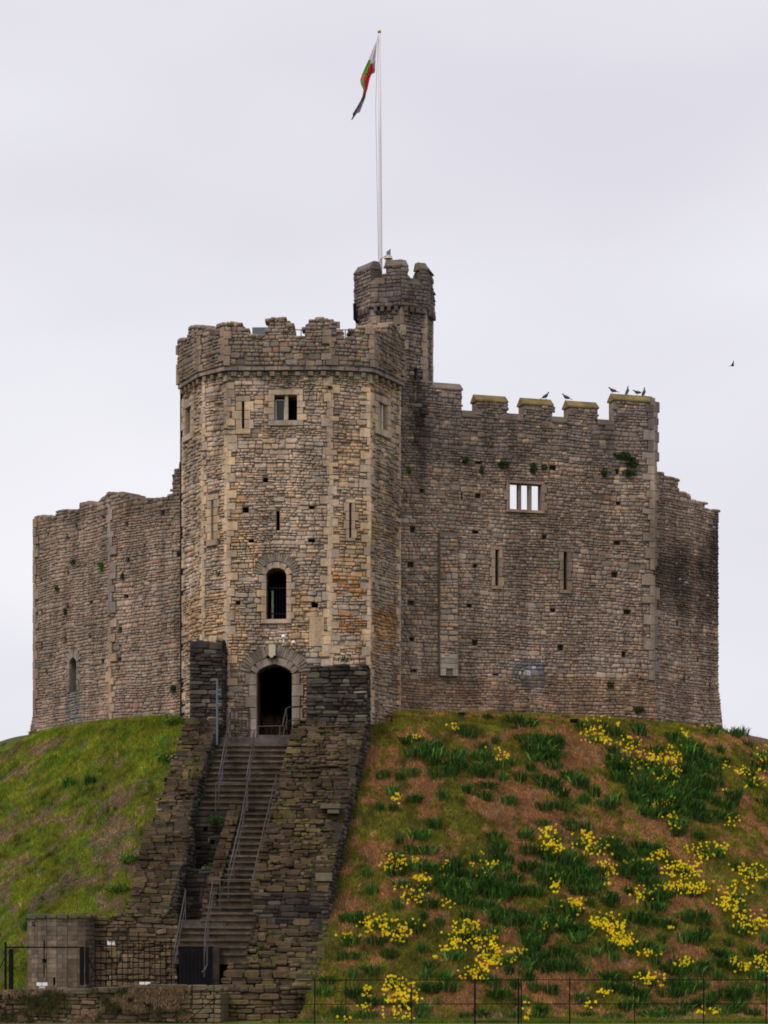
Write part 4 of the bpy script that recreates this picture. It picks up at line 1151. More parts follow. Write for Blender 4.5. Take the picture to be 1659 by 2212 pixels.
for k in range(NS):
    a0 = 2*math.pi*k/NS-math.pi; a1 = 2*math.pi*(k+1)/NS-math.pi
    F = Facet((rc_[0]+rr_*math.sin(a0), rc_[1]-rr_*math.cos(a0)), (rc_[0]+rr_*math.sin(a1), rc_[1]-rr_*math.cos(a1)))
    if F.n.y > .5: 
        core(F, rt_mb, .4, flatf(zt_top-.05), [], .35); continue
    hl = []
    am = (a0+a1)/2
    c0 = F.P0.x/F.P0.y*K+829.5; c1 = F.P1.x/F.P1.y*K+829.5
    if c0 < 97 < c1: hl += [F.rect(95.8, 98.3, 2034, 2116), F.rect(93, 101, 2072, 2080)]
    if c0 < 118 < c1: hl += [F.rect(115.5, 120.5, 2109, 2127)]
    if c0 < 75 < c1: hl += [F.rect(71, 79, 1996, 2002)]
    core(F, rt_mb, .4, flatf(zt_top-.05), hl, .35, front=.3)
    zz = .5; j = 0
    while zz < zt_top-.05:
        hh = .135; n = 1
        seg = [(0, F.L)] if j % 2 else [(0, F.L*.5), (F.L*.5, F.L)]
        for q in hl:
            if q[2] < zz+hh/2 < q[3]:
                seg = [s_ for (a, b) in seg for s_ in ((a, q[0]), (q[1], b)) if s_[1]-s_[0] > .02]
        for a, b in seg:
            m = (a+b)/2
            rub.append(St(F.pt(m, zz+hh/2), tuple(F.u), tuple(F.n), (0, 0, 1), b-a-.003, .04+rng.uniform(0, .010), hh-.004, BLK+rng.randrange(4), tuple(x*(.5 if c1 > 186 else .78)*(.8+.4*float(fbm(zz*2, k*.7, 71, 2))) for x in pick(rng, PAL_ROUND)), 'stone'))  # right-hand facets darker: shading of the curve painted into the stones
        zz += hh; j += 1
    rub.append(St(F.pt(F.L/2, zt_top+.02, -.3), tuple(F.u), tuple(F.n), (0, 0, 1), F.L+.01, .4, .13+rng.uniform(-.03, .03), SLB+rng.randrange(6), (.10*rng.uniform(.6,1.2), .09, .045), 'stone'))
mesh('turret_core', rt_mb.V, rt_mb.F, M_MORT, rt, col=mortar_col(rt_mb, (.15, .12, .10)))
for s in rub[:290]: stone_obj(s, rt, 'stone')
stones_mesh('stonework', rub[290:], rt)
g = MB(); g.lathe((rc_[0], rc_[1], zt_top-.3), [(rr_-.3, 0), (rr_-.3, .22), (.2, .3)], 20); mesh('rubble_fill', g.V, g.F, M_MORT, rt, col=mortar_col(g, (.06, .07, .03)))

# front low wall, rough and overgrown
Ff = Facet((-13.5, 74.0), (X(478, 74), 74.0))
ztf = prof([(0, Z(2143, 74)), (4, Z(2141, 74)), (5.6, Z(2136, 74)), (7.0, Z(2127, 74)), (9.0, Z(2131, 74))])
def colFW(uc, z, p, r):
    c = pick(r, [(.4, (.17,.115,.075)), (.3, (.12,.085,.055)), (.15, (.20,.145,.095)), (.15, (.10,.085,.045))])
    if p[0] > X(410, 74): c = pick(r, [(.6, (.16,.125,.075)), (.4, (.12,.10,.06))])
    return c
def extraF(out, mb, cut):
    r = random.Random(4); u = 0
    while u < Ff.L:
        ww = r.uniform(.3, .9); zt = ztf(u+ww/2)
        out.append(St(Ff.pt(u+ww/2, zt-.05, -.55), tuple(Ff.u), tuple(Ff.n), (0, 0, 1), ww, .68, .15, SLB+r.randrange(6), (.12*r.uniform(.8, 1.2), .09, .06))); u += ww
fwall = solid_wall('low_wall', (X(240, 74), 74, -.2), 'low brown rubble wall overgrown with dead grass along the lower left edge', [], [(Ff, -.3, ztf, [], colFW, .55)], [], 800, mcol=(.07, .055, .035), extra=extraF)
tr_mb = MB(); tr_mb.box(-13.5, X(478, 74), 74.4, 78.6, -.3, .62)
to = mesh('terrace', tr_mb.V, tr_mb.F, M_MORT, None, col=mortar_col(tr_mb, (.10, .075, .045))); tag(to, 'earth terrace behind the low wall', None, None, 'structure')

# ------------------------------------------------------------------ handrails
def rail_thing(label, pts, lower=.42, nposts=3, ht=.9, loc=None, dbl=True):
    root = empty('handrail', pts[0], label, 'handrail', 'metal handrails of the staircase')
    g = MB(); g.tube(pts, .019, 8); g.build('top_rail', M_RAIL, root, smooth=True)
    if dbl:
        g = MB(); g.tube([(p[0], p[1], p[2]-lower) for p in pts], .015, 8); g.build('lower_rail', M_RAIL, root, smooth=True)
    Ltot = 0; seg = []
    for a, b in zip(pts[:-1], pts[1:]): l = (Vector(b)-Vector(a)).length; seg.append(l); Ltot += l
    for k in range(nposts):
        q = Ltot*(k+.03)/(nposts-1+.06) if nposts > 1 else 0; i = 0
        while i < len(seg)-1 and q > seg[i]: q -= seg[i]; i += 1
        p = Vector(pts[i]).lerp(Vector(pts[i+1]), min(1, q/seg[i]))
        g = MB(); g.tube([tuple(p), (p.x, p.y, p.z-ht)], .018, 6); g.build('post', M_RAIL, root)
    return root
def rp(dx_, Y, h=.9): return (X(dx_, Y), Y, plane(Y, h))
rail_thing('upper left handrail along the wide flight of steps', [rp(498, 86.85), rp(472, 83.85)], nposts=4)
rail_thing('upper central handrail dividing the wide flight of steps', [rp(549, 85.97), rp(532, 83.8)], nposts=3)
rail_thing('long handrail on the left edge of the narrow flight', [rp(535, 83.7), rp(520, 82.1), rp(493, 80.0)], nposts=5)
rail_thing('long handrail on the right edge of the narrow flight', [rp(597, 84.0), rp(568, 81.6), rp(545, 79.7), (X(460, 79.6), 79.6, plane(79.7, .9)), (X(444, 77.9), 77.9, plane(77.9, .85)), (X(441, 77.3), 77.3, plane(77.3, .8))], nposts=7)
rail_thing('lower left handrail beside the dark shaft at the foot of the steps', [rp(401, 79.3), rp(375, 76.95)], nposts=3)
rail_thing('short level handrail across the end of the wide flight', [(X(464, 83.7), 83.7, plane(83.7, .88)), (X(535, 83.7), 83.7, plane(83.7, .88))], nposts=2, dbl=False)
zl = 8.8
rail_thing('black landing railing left of the doorway', [(X(490, 87.2), 87.1, Z(1530, 87.1)), (X(536, 87.2), 87.9, Z(1530, 87.9))], nposts=4)
rail_thing('cranked handrail in front of the doorway', [(X(556, 86.9), 86.9, Z(1569, 86.9)), (X(610, 86.9), 86.9, Z(1568, 86.9)), (X(618, 87.0), 87.0, Z(1531, 87)), (X(626, 87.1), 87.2, Z(1527, 87.2)), (X(648, 87.3), 87.6, Z(1526, 87.6))], nposts=4, ht=.7, lower=.45)
o = MB().tube([(X(469, 86.2), 86.2, Z(1468, 86.2)), (X(469, 86.2), 86.2, Z(1609, 86.2))], .035, 8)
pr0 = empty('steel_pole', (X(469, 86.2), 86.2, Z(1609, 86.2)), 'thin blue grey steel pole in front of the left rubble pier', 'pole')
o.build('pole_shaft', M_GALV, pr0)
g = MB()
for zz in (1490, 1500, 1520): g.box(X(469, 86.2), X(478, 86.2), 86.15, 86.25, Z(zz, 86.2)-.03, Z(zz, 86.2)+.02)
g.build('bracket', M_GALV, pr0)

# lights and camera above the door
lamp = empty('wall_lamp', C.pt(du, C.uz(589, 1420)[1], .1), 'beige box lamp with two round heads above the doorway arch', 'lamp')
g = MB(); a, b = C.uz(581, 1405); c, d = C.uz(597, 1394)
q = C.rect(582, 596, 1394, 1422)
g.obox(C.pt(q[0], q[2], .13), C.u*(q[1]-q[0]), C.n*.16, Vector((0, 0, q[3]-q[2]))); g.build('lamp_box', M_BEIGE, lamp)
for xx in (580, 595):
    uu, zz = C.uz(xx, 1421); g = MB(); g.ellipsoid(C.pt(uu, zz, .25), (.07, .1, .055)); g.build('lamp_head', M_BLACK, lamp, smooth=True)
uu, zz = C.uz(613.5, 1377); sc1 = empty('globe_lamp', C.pt(uu, zz, .1), 'white globe light on a short bracket above the doorway', 'lamp')
g = MB(); g.ellipsoid(C.pt(uu, zz, .25), (.075, .075, .08)); g.build('globe', M_LAMPW, sc1, smooth=True)
g = MB(); g.tube([C.pt(uu, zz, .25), C.pt(uu, zz-.2, .25), C.pt(uu, zz-.24, .05)], .02, 6); g.build('bracket', M_LAMPW, sc1)
uu, zz = C.uz(634.5, 1389); sc2 = empty('security_camera', C.pt(uu, zz, .1), 'small white security camera right of the globe light', 'camera')
g = MB(); g.ellipsoid(C.pt(uu, zz, .2), (.075, .075, .06)); g.build('camera_dome', M_LAMPW, sc2, smooth=True)
g = MB(); g.box(*sorted((C.pt(uu, 0)[0]-.03, C.pt(uu, 0)[0]+.03)), C.pt(uu, 0, .2)[1], C.pt(uu, 0, 0)[1], zz-.05, zz+.0); g.build('bracket', M_LAMPW, sc2)

# ------------------------------------------------------------------ fences, gates, floodlights
Yf = 73.0
fence = empty('rail_fence', (X(1000, Yf), Yf, -.2), 'thin black iron rail fence running along the foot of the mound', 'fence')
for yy in (2116.5, 2168.5):
    for xa, xb in ((415, 1026), (1026, 1123), (1123, 1720)):
        g = MB(); g.tube([(X(xa, Yf), Yf, Z(yy+(1.5 if xa == 415 else 0), Yf)), (X(xb, Yf), Yf, Z(yy, Yf))], .012, 6); g.build('rail', M_BLACK, fence)
g = MB(); g.tube([(X(1028, Yf), Yf, Z(2207, Yf)), (X(1123, Yf), Yf, Z(2207, Yf))], .012, 6); g.build('rail', M_BLACK, fence)
for xx, tk in ((415, .014), (462, .01), (603, .01), (680, .018), (747, .01), (888, .012), (1026, .026), (1120, .022), (1126, .016), (1230.5, .016), (1371, .013), (1520, .016), (1655, .016)):
    g = MB(); bot = -.25 if xx != 415 else Z(2170, Yf)
    g.box(X(xx, Yf)-tk, X(xx, Yf)+tk, Yf-.01, Yf+.012, bot, Z(2113, Yf)); g.build('post', M_BLACK, fence)
g = MB(); g.tube([(X(400, Yf), Yf, Z(2210, Yf)), (X(467, Yf), Yf, Z(2153, Yf))], .012, 6); g.build('brace', M_BLACK, fence)
Yg = 75.6
gate = empty('iron_gate', (X(100, Yg), Yg, .62), 'open black iron gate frame with thick posts in front of the round turret', 'gate')
g = MB(); g.box(X(13, Yg), X(182, Yg), Yg-.02, Yg+.02, Z(2046, Yg)-.025, Z(2046, Yg)+.02); g.build('top_bar', M_BLACK, gate)
for xx, hw, y0, y1 in ((12, .03, 2034, 2138), (24, .06, 2050, 2138), (177, .06, 2046, 2128), (188, .05, 2046, 2126), (96.5, .012, 2033, 2046), (-3, .02, 2034, 2138), (186, .012, 2033, 2046)):
    g = MB(); g.box(X(xx, Yg)-hw, X(xx, Yg)+hw, Yg-hw*.8, Yg+hw*.8, Z(y1, Yg), Z(y0, Yg)); g.build('post', M_BLACK, gate)
for a, b in (((190, 2068), (216, 2126)), ((-8, 2106), (10, 2070))):
    g = MB(); g.tube([(X(a[0], Yg), Yg, Z(a[1], Yg)), (X(b[0], Yg), Yg, Z(b[1], Yg))], .016, 6); g.build('brace', M_BLACK, gate)
rail = empty('iron_railing', (X(280, 76.2), 76.2, .62), 'black iron railing of upright pointed bars in front of the ruined wall', 'railing')
for k in range(15):
    xx = X(206+11.7*k, 76.2); y0 = 2035+(k*7 % 4)
    g = MB(); g.tube([(xx, 76.2, .62), (xx, 76.2, Z(y0, 76.2)), (xx, 76.2, Z(y0-4, 76.2))], .013, 6); g.build('bar', M_BLACK, rail)
for yy in (2050, 2118):
    g = MB(); g.box(X(200, 76.2), X(376, 76.2), 76.21, 76.23, Z(yy, 76.2)-.012, Z(yy, 76.2)+.012); g.build('rail', M_BLACK, rail)
wg = empty('wooden_gate', (X(425, 77.9), 77.9, .62), 'tall black boarded gate at the foot of the stone steps', 'gate')
for k in range(9):
    xa = X(386+8.2*k, 77.9); g = MB(); g.box(xa+.004, xa+.104, 77.88+.004*(k % 2), 77.93, .6, Z(2048+(k % 2), 77.9)); g.build('board', M_WOODB, wg)
g = MB(); g.box(X(384, 77.9), X(462, 77.9), 77.93, 77.99, Z(2049, 77.9), Z(2044, 77.9)); g.build('top_beam', M_WOODB, wg)
g = MB(); g.box(X(459, 78.0), X(474, 78.0), 77.9, 78.3, .6, Z(2046, 78)); g.build('gate_pier', M_STEP, wg).color = (.06, .05, .04, 1)
for xx in (401, 418):
    g = MB(); g.ellipsoid((X(xx, 77.85), 77.87, Z(2054, 77.85)), (.015, .01, .015), 6, 4); g.build('bolt', M_RAIL, wg)
g = MB(); g.tube([(X(448, 77.2), 77.2, Z(2040, 77.2)), (X(447, 77.2), 77.2, Z(2085, 77.2)), (X(441, 77), 77, Z(2097, 77)), (X(436, 77), 77, Z(2100, 77))], .022, 6)
hp = empty('bent_pipe', (X(448, 77.2), 77.2, Z(2040, 77.2)), 'bent rusty pipe in front of the black boarded gate', 'pipe'); g.build('pipe', M_RAIL, hp)
def flood(x_, Y, z, label, white=True, s=1.0):
    r = empty('floodlight', (x_, Y, z), label, 'floodlight', 'floodlights on the ground')
    for k in (-1, 1):
        g = MB(); g.box(x_+(k*.115-.1)*s, x_+(k*.115+.1)*s, Y-.05, Y+.08, z+.08*s, z+.22*s); g.build('lamp_head', M_LAMPW if white else M_BLACK, r)
    g = MB(); g.box(x_-.12*s, x_+.12*s, Y-.02, Y+.04, z, z+.06*s); g.build('bracket', M_LAMPW if white else M_BLACK, r)
    return r
flood(X(91, 75), 75, Z(2134, 75), 'white twin floodlight on the terrace below the round turret', s=.7)
flood(X(313, 75), 75, Z(2133, 75), 'white twin floodlight on the terrace right of the iron railing', s=.7)
nb = empty('notice_box', (X(240, 77.6), 77.6, Z(2039, 77.6)), 'small pale box fixed high on the ruined wall behind the railing', 'box')
g = MB(); g.box(X(232, 77.6), X(248, 77.6), 77.55, 77.65, Z(2041, 77.6), Z(2032, 77.6)); g.build('casing', M_LAMPW, nb)
g = MB(); g.box(X(233, 77.6), X(248, 77.6), 77.5, 77.55, Z(2031.5, 77.6), Z(2029.5, 77.6)); g.build('hood', M_BLACK, nb)
def spot(dx_, dy_, label, w_, h_, white):
    Y = 89.4; x_ = X(dx_, Y); z = Z(dy_, Y)
    r = empty('ground_spotlight', (x_, Y, z-h_), label, 'spotlight', 'dark spotlights at the foot of the curtain wall')
    g = MB(); g.V = [(x_-w_/2, Y, z), (x_+w_/2, Y, z), (x_+w_/2, Y+.2, z), (x_-w_/2, Y+.2, z), (x_-w_*.4, Y+.03, z-h_*.6), (x_+w_*.4, Y+.03, z-h_*.6), (x_+w_*.4, Y+.17, z-h_*.6), (x_-w_*.4, Y+.17, z-h_*.6)]
    g.F = [[0,1,2,3],[7,6,5,4],[4,5,1,0],[5,6,2,1],[6,7,3,2],[7,4,0,3]]; g.build('housing', M_BLACK, r)
    if white: g = MB(); g.box(x_+.0, x_+w_*.35, Y-.02, Y+.06, z-h_, z-h_*.6); g.build('stand', M_LAMPW, r)
    return r
spot(997, 1539, 'dark upright spotlight with a white stand at the foot of the curtain wall', .24, .34, True)
spot(1240, 1553, 'squat dark spotlight in the grass below the right arrow slit', .28, .2, False)

# ------------------------------------------------------------------ pigeons
def pigeon(x_, y_, z, face, tilt, label, s=1.0):
    r = empty('pigeon', (x_, y_, z), label, 'pigeon', 'pigeons on and above the battlements')
    def part(name, mb, c):
        V = [(x_+v[0]*s*face, y_+v[1]*s, z+v[2]*s) for v in mb.V]
        o = mesh(name, V, [f[::face] for f in mb.F], M_BIRD, r, col=np.tile(np.array(c), (len(V), 1)), smooth=True)
    M = Matrix.Rotation(R(-tilt), 3, 'Y')
    g = MB(); bc = Vector((0, 0, .13)); rad = [(-.15, .02), (-.10, .045), (-.03, .065), (.05, .068), (.10, .05), (.13, .032), (.15, .026), (.175, .03), (.195, .024), (.215, .006)]
    lift = [0, 0, 0, .005, .02, .045, .065, .075, .075, .07]
    pts = [bc+M @ Vector((a, 0, l)) for (a, _), l in zip(rad, lift)]
    b0 = 0
    for p, (_, q) in zip(pts, rad):
        for k in range(10):
            t = 2*math.pi*k/10; v = M @ Vector((0, q*math.cos(t), q*math.sin(t))); g.V.append(tuple(p+v))
    for i in range(len(pts)-1):
        for k in range(10): g.F.append([i*10+k, i*10+(k+1) % 10, (i+1)*10+(k+1) % 10, (i+1)*10+k])
    part('body', g, (.05, .05, .065))
    g = MB()
    for sy in (-1, 1):
        g.ellipsoid(bc+M @ Vector((-.03, .055*sy, .01)), (.12, .018, .045), 10, 6, M)
    part('wings', g, (.075, .075, .09))
    g = MB(); a = [bc+M @ Vector(v) for v in ((-.13, -.03, .0), (-.13, .03, .0), (-.27, .035, -.01), (-.27, -.035, -.01), (-.13, -.03, .015), (-.13, .03, .015), (-.27, .035, 0), (-.27, -.035, 0))]
    g.V = [tuple(v) for v in a]; g.F = [[0,3,2,1],[4,5,6,7],[0,1,5,4],[1,2,6,5],[2,3,7,6],[3,0,4,7]]; part('tail', g, (.03, .03, .04))
    g = MB()
    for sy in (-.025, .025): g.tube([(0.01, sy, .08), (.02, sy, 0)], .006, 5); g.tube([(.02, sy, .004), (.05, sy, .004)], .005, 4)
    part('legs', g, (.3, .1, .08))
    g = MB(); hb = pts[-1]; g.tube([tuple(hb), tuple(hb+Vector((.025, 0, -.008)))], .006, 5, r1=.002); part('beak', g, (.08, .08, .08))
    return r
def on_cope(dx_, zt): 
    a = (dx_-829.5)/K; t = (Fr.P0.x-a*Fr.P0.y)/(a*Fr.u.y-Fr.u.x); p = Fr.pt(t, 0, -.25); return p[0], p[1], zt
zM = [t[2] for t in tops[1:]]
pigeon(*on_cope(1184, zM[4]), 1, 28, 'pigeon facing right on the third battlement from the right', .85)
pigeon(*on_cope(1229, zM[6]), -1, 20, 'pigeon at the left end of the second battlement from the right', .85)
pigeon(*on_cope(1330, zM[8]), -1, 15, 'leftmost pigeon on the high right corner battlement', .85)
pigeon(*on_cope(1361, zM[8]), 1, 60, 'upright pigeon in the middle of the high right corner battlement', .85)
pigeon(*on_cope(1383, zM[8]), -1, 5, 'crouching pigeon half hidden on the right corner battlement', .8)
pigeon(*on_cope(1397, zM[8]), 1, 62, 'rightmost upright pigeon on the right corner battlement', .85)
fb = empty('flying_bird', (X(1582, 95), 95, Z(790, 95)), 'small dark bird flying in the sky right of the keep', 'bird')
g = MB(); bx, by, bz = fb.location
g.ellipsoid((bx, by, bz), (.08, .022, .022), 10, 6); g.build('body', M_BLACK, fb, smooth=True)
g = MB(); g.V = [(bx+.04, by-.02, bz), (bx-.05, by-.02, bz), (bx+.02, by-.16, bz+.14), (bx+.04, by-.13, bz+.15), (bx+.05, by-.01, bz+.012), (bx-.04, by-.01, bz+.012)]; g.F = [[0, 1, 2, 3], [4, 3, 2, 5], [0, 3, 4], [1, 5, 2]]; g.build('wing', M_BLACK, fb)
g = MB(); g.V = [(bx+.04, by+.02, bz), (bx-.05, by+.02, bz), (bx-.15, by+.12, bz+.0), (bx-.11, by+.15, bz+.02), (bx+.05, by+.01, bz+.012), (bx-.04, by+.01, bz+.012)]; g.F = [[0, 3, 2, 1], [4, 5, 2, 3], [0, 4, 3], [1, 2, 5]]; g.build('wing', M_BLACK, fb)

# ------------------------------------------------------------------ ground sheet
def patch(x, y, L):
    """sum of soft ellipses given in picture units, evaluated on ground points"""
    z = ground_raw(x, y); dx_ = x/y*K+829.5; dy_ = HD-(z-CZ)/y*K; s = np.zeros_like(np.asarray(x, float))
    for cx, cy, rx, ry, k in L: s = s + k*np.exp(-(((dx_-cx)/rx)**2+((dy_-cy)/ry)**2))
    return s
PB = [(870,1650,60,25,1),(960,1700,110,25,1),(900,1760,60,20,.6),(1040,1590,45,25,.5),(1240,1620,45,50,1),(1180,1575,30,20,.7),(1120,1760,120,35,1),(1290,1780,90,25,.9),(1440,1790,90,20,1),(1590,1600,30,25,.8),(1610,1720,30,20,.9),(1190,1770,25,30,.9),(1130,1880,25,18,.8),(1520,1960,40,60,1),(1480,2060,50,20,1),(1280,2080,80,20,1),(1330,1900,25,40,.7),(1200,2020,30,20,.8),(1380,2010,50,20,.6),(1440,1960,25,18,.8),(850,1930,70,25,.6),(1150,2130,40,40,.8),(960,2160,90,20,.7),(840,2090,30,12,.5),(1230,2150,30,30,.7),(1600,1840,60,14,.5),(1350,2190,60,12,.5),(1640,2180,30,14,.6),(1060,1730,50,20,.8),(820,1850,30,40,.5),(1660,1960,20,30,.8),(1660,2040,20,10,.7),
      (170,1600,60,10,.9),(260,1655,30,12,.8),(230,1700,40,10,.4),(330,1705,20,25,.7),(130,1640,50,9,.5),(150,1780,25,15,.8),(270,1825,50,25,1),(20,1790,30,30,.5),(330,1880,30,40,.6),(60,1860,60,30,.6),(130,1900,60,25,.6),(230,1930,50,25,.7),(10,1990,40,40,.8),(50,1960,50,12,.6),(260,1960,40,12,.5)]
PG = [(880,1560,80,14,1),(1010,1565,100,10,.8),(1250,1560,300,6,.6),(1500,1580,150,8,1),(780,1640,20,40,.3),(720,2080,30,60,.6),(810,1890,50,35,.6),(1590,1800,60,25,.6),(300,1600,90,50,1.2),(200,1660,120,30,.7),(345,1640,50,60,1),(300,1760,60,20,.6),(60,1700,80,40,.6),(1640,1880,40,20,.6),(150,1730,90,30,.6)]
def cover(x, y):
    """1 = brown dead stalks, 0 = green grass"""
    b = patch(x, y, PB) - patch(x, y, PG)
    left = np.clip((-5.5-x)/1.5, 0, 1)
    n = fbm(x*.9+3, y*.9, 81, 4)-.5; n2 = fbm(x*3.2, y*3.2, 83, 3)-.5
    v = .33 - .10*left + b*.5 + n*2.4 + n2*2.2
    return np.clip((v-.30)/.4, 0, 1)
GB = np.array([.24, .115, .05]); GG = np.array([.11, .14, .012]); GGR = np.array([.10, .10, .018])
def gcol(x, y, k):
    left = np.clip((-5.5-x)/1.5, 0, 1)[:, None]
    g = GG*left*1.15 + GGR*(1-left); br = GB*(1-left)+np.array([.15, .10, .06])*left
    return g*(1-k[:, None]) + br*k[:, None]
xs = np.concatenate([np.linspace(-900, -60, 8), np.linspace(-50, -19.5, 12), np.arange(-19, 19, .13), np.linspace(19.5, 50, 12), np.linspace(60, 900, 8)])
ys = np.concatenate([np.linspace(-60, 60, 12), np.linspace(62, 73, 8), np.arange(73.5, 93.5, .13), np.linspace(94, 140, 30), np.linspace(150, 2500, 12)])
GX, GY = np.meshgrid(xs, ys); gx = GX.ravel(); gy = GY.ravel(); gz = ground(gx, gy)
nx, ny = len(xs), len(ys); idx = np.arange(nx*ny).reshape(ny, nx)
Fg_ = np.stack([idx[:-1, :-1].ravel(), idx[:-1, 1:].ravel(), idx[1:, 1:].ravel(), idx[1:, :-1].ravel()], axis=1)
kc = cover(gx, gy); gc = gcol(gx, gy, kc)*.5
flat_ = (gy < 75.6)
gc[flat_] = np.array([.07, .12, .015])
go = mesh('motte_ground', np.stack([gx, gy, gz], 1), Fg_, M_GROUND, None, col=gc, smooth=True)
tag(go, 'steep grassy castle mound and lawn', None, None, 'structure')

# ------------------------------------------------------------------ grass and dead stalks
def on_ground_ok(x, y):
    d = 0.155*(86.6-y)
    st = (x > -6.6-d) & (x < -.5-d) & (y > 77) & (y < 88.8)
    st |= (x > -7.75) & (x < -5.9) & (y > 78.2) & (y < 82.7)
    st |= (x < -3.4) & (y < 78.9) & (x > -9.0)
    st |= (np.hypot(x-rc_[0], y-rc_[1]) < 1.05) | ((x < X(478, 74)) & (y < 74.8))
    st |= (x > -5.0) & (x < -.7-d) & (y < 77.6) & (y > 75.3)
    # walls
    st |= (np.hypot(x-MC[0], y-MC[1]) < 12.6)
    for F in (Fr, Fe, Fl1, Fl2, *FT):
        dd = (x-F.P0.x)*F.n.x+(y-F.P0.y)*F.n.y; uu = (x-F.P0.x)*F.u.x+(y-F.P0.y)*F.u.y
        st |= (dd < .12) & (dd > -2.5) & (uu > -.1) & (uu < F.L+.1)
    return ~st
def scatter(n, x0, x1, y0, y1, seed):
    r = np.random.default_rng(seed); x = r.uniform(x0, x1, n); y = r.uniform(y0, y1, n)
    ok = on_ground_ok(x, y) & (np.abs(x/y) < .21); return x[ok], y[ok], r
def blades(name, x, y, r, hmin, hmax, wd, lean, colfn, label, kind='stuff', zoff=-.02, flat=None):
    n = len(x); z = ground(x, y)+zoff
    h = r.uniform(hmin, hmax, n); a = r.uniform(0, 2*np.pi, n); ln = r.uniform(.1, lean, n)
    if flat is not None: h = np.where(flat, h*.5, h); ln = np.where(flat, ln*0+2.4, ln)
    dirx, diry = np.cos(a), np.sin(a)
    tz = -.75*diry*0
    b = r.uniform(0, 2*np.pi, n); wx, wy = np.cos(b)*wd/2, np.sin(b)*wd/2
    p0 = np.stack([x-wx, y-wy, z], 1); p1 = np.stack([x+wx, y+wy, z], 1)
    L = h*ln
    tipz = ground_raw(x+dirx*L, y+diry*L)+zoff
    p2 = np.stack([x+dirx*L, y+diry*L, np.where(flat, tipz+.05, z+h) if flat is not None else z+h], 1)
    V = np.stack([p0, p1, p2], 1).reshape(-1, 3); F = np.arange(3*n).reshape(-1, 3)
    c = np.repeat(colfn(x, y, r, n), 3, axis=0)
    o = mesh(name, V, F, M_GRASS, None, col=c); tag(o, label, 'grass', None, kind); return o
x, y, r = scatter(580000, -18.5, -3, 74, 96, 1); 
m = (fbm(x*5, y*5, 91, 2) + r.uniform(-.3, .3, len(x))) > .38; x, y = x[m], y[m]
def cgl(x, y, r, n):
    k = cover(x, y); k = np.clip(k+r.normal(0, .22, n), 0, 1)
    c = np.array([.26, .29, .008])*(1-k[:, None])+np.array([.42, .27, .145])*k[:, None]
    v = fbm(x*1.6, y*1.6, 95, 3)[:, None]; u = fbm(x*5, y*5, 96, 2)[:, None]; c = c*np.maximum(.15, -.35+1.35*v+1.1*u)
    dk = (fbm(x*2.3+40, y*2.3, 97, 3) > .6)[:, None]; c = np.where(dk, c*np.array([.55, .85, .8]), c)
    return c*r.uniform(.65, 1.3, (n, 1))
kk = cover(x, y) > r.uniform(.35, .9, len(x))
blades('grass', x, y, r, .05, .16, .024, .9, cgl, 'bright green grass with straw patches on the mound left of the steps', flat=kk)
x, y, r = scatter(680000, -3, 18.5, 73.8, 95, 2)
def cgr(x, y, r, n):
    k = cover(x, y); k = np.clip(k+r.normal(0, .2, n), 0, 1)
    c = np.array([.20, .205, .014])*(1-k[:, None])+np.array([.50, .225, .085])*k[:, None]
    v = fbm(x*1.6, y*1.6, 95, 3)[:, None]; u = fbm(x*5, y*5, 96, 2)[:, None]; c = c*np.maximum(.15, -.3+1.25*v+1.15*u)
    c[y < 75.9] = c[y < 75.9]*.3+np.array([.07, .13, .01])*.7
    return c*r.uniform(.6, 1.35, (n, 1))
kk = cover(x, y) > r.uniform(.3, 1.1, len(x))
blades('dead_grass', x, y, r, .05, .15, .026, .9, cgr, 'mossy grass and reddish dead stalks on the mound right of the steps', flat=kk)
x, y, r = scatter(80000, -18.5, 18.5, 74.5, 96, 3)
m = fbm(x*2.2, y*2.2, 111, 3)+r.uniform(-.06, .06, len(x)) > .57; x, y = x[m], y[m]
def cgt(x, y, r, n):
    k = np.clip(cover(x, y)+r.normal(0, .3, n), 0, 1); left = np.clip((-5.5-x)/1.5, 0, 1)[:, None]
    g = np.array([.17, .33, .012])*left+np.array([.14, .20, .016])*(1-left)
    return (g*(1-k[:, None])+np.array([.36, .25, .15])*k[:, None])*r.uniform(.5, 1.4, (n, 1))
blades('grass_tufts', x, y, r, .12, .26, .026, 1.2, cgt, 'longer loose grass tufts scattered over the mound')
x, y, r = scatter(54000, -18.5, 18.5, 75.6, 96, 9)
m = cover(x, y) > r.uniform(.25, .9, len(x)); x, y = x[m], y[m]
def cgs(x, y, r, n):
    t = r.random(n)[:, None]; return (np.array([.52, .34, .19])*t+np.array([.26, .12, .055])*(1-t))*r.uniform(.5, 1.3, (n, 1))
blades('straw', x, y, r, .16, .36, .028, .9, cgs, 'matted dead stalks and straw lying on the mound', flat=np.ones(len(x), bool))
# dry growth hanging over the low front wall, terrace weeds
r = np.random.default_rng(5); n = 42000; x = r.uniform(-11.5, X(410, 74), n); zt = np.interp(x, [-11, -6.4, -4.6], [Z(2142, 74), Z(2136, 74), Z(2128, 74)])
s = r.random(n)**1.3; z = zt+.03-s*.95; y0 = 73.86-r.uniform(0, .06, n)
p0 = np.stack([x, y0, z], 1); p1 = p0+np.stack([np.full(n, .02), r.uniform(-.01, .01, n), np.zeros(n)], 1); p2 = p0+np.stack([r.uniform(-.07, .07, n), -r.uniform(.02, .12, n), r.uniform(-.14, .07, n)], 1)
keepm = fbm(x*2, z*3, 99, 3)+r.uniform(-.05, .05, n) > .40+.17*s
c = np.where((fbm(x*1.2, z*2, 101, 2) > .55)[:, None], np.array([.09, .085, .03]), np.array([.30, .20, .12]))*r.uniform(.5, 1.4, (n, 1))
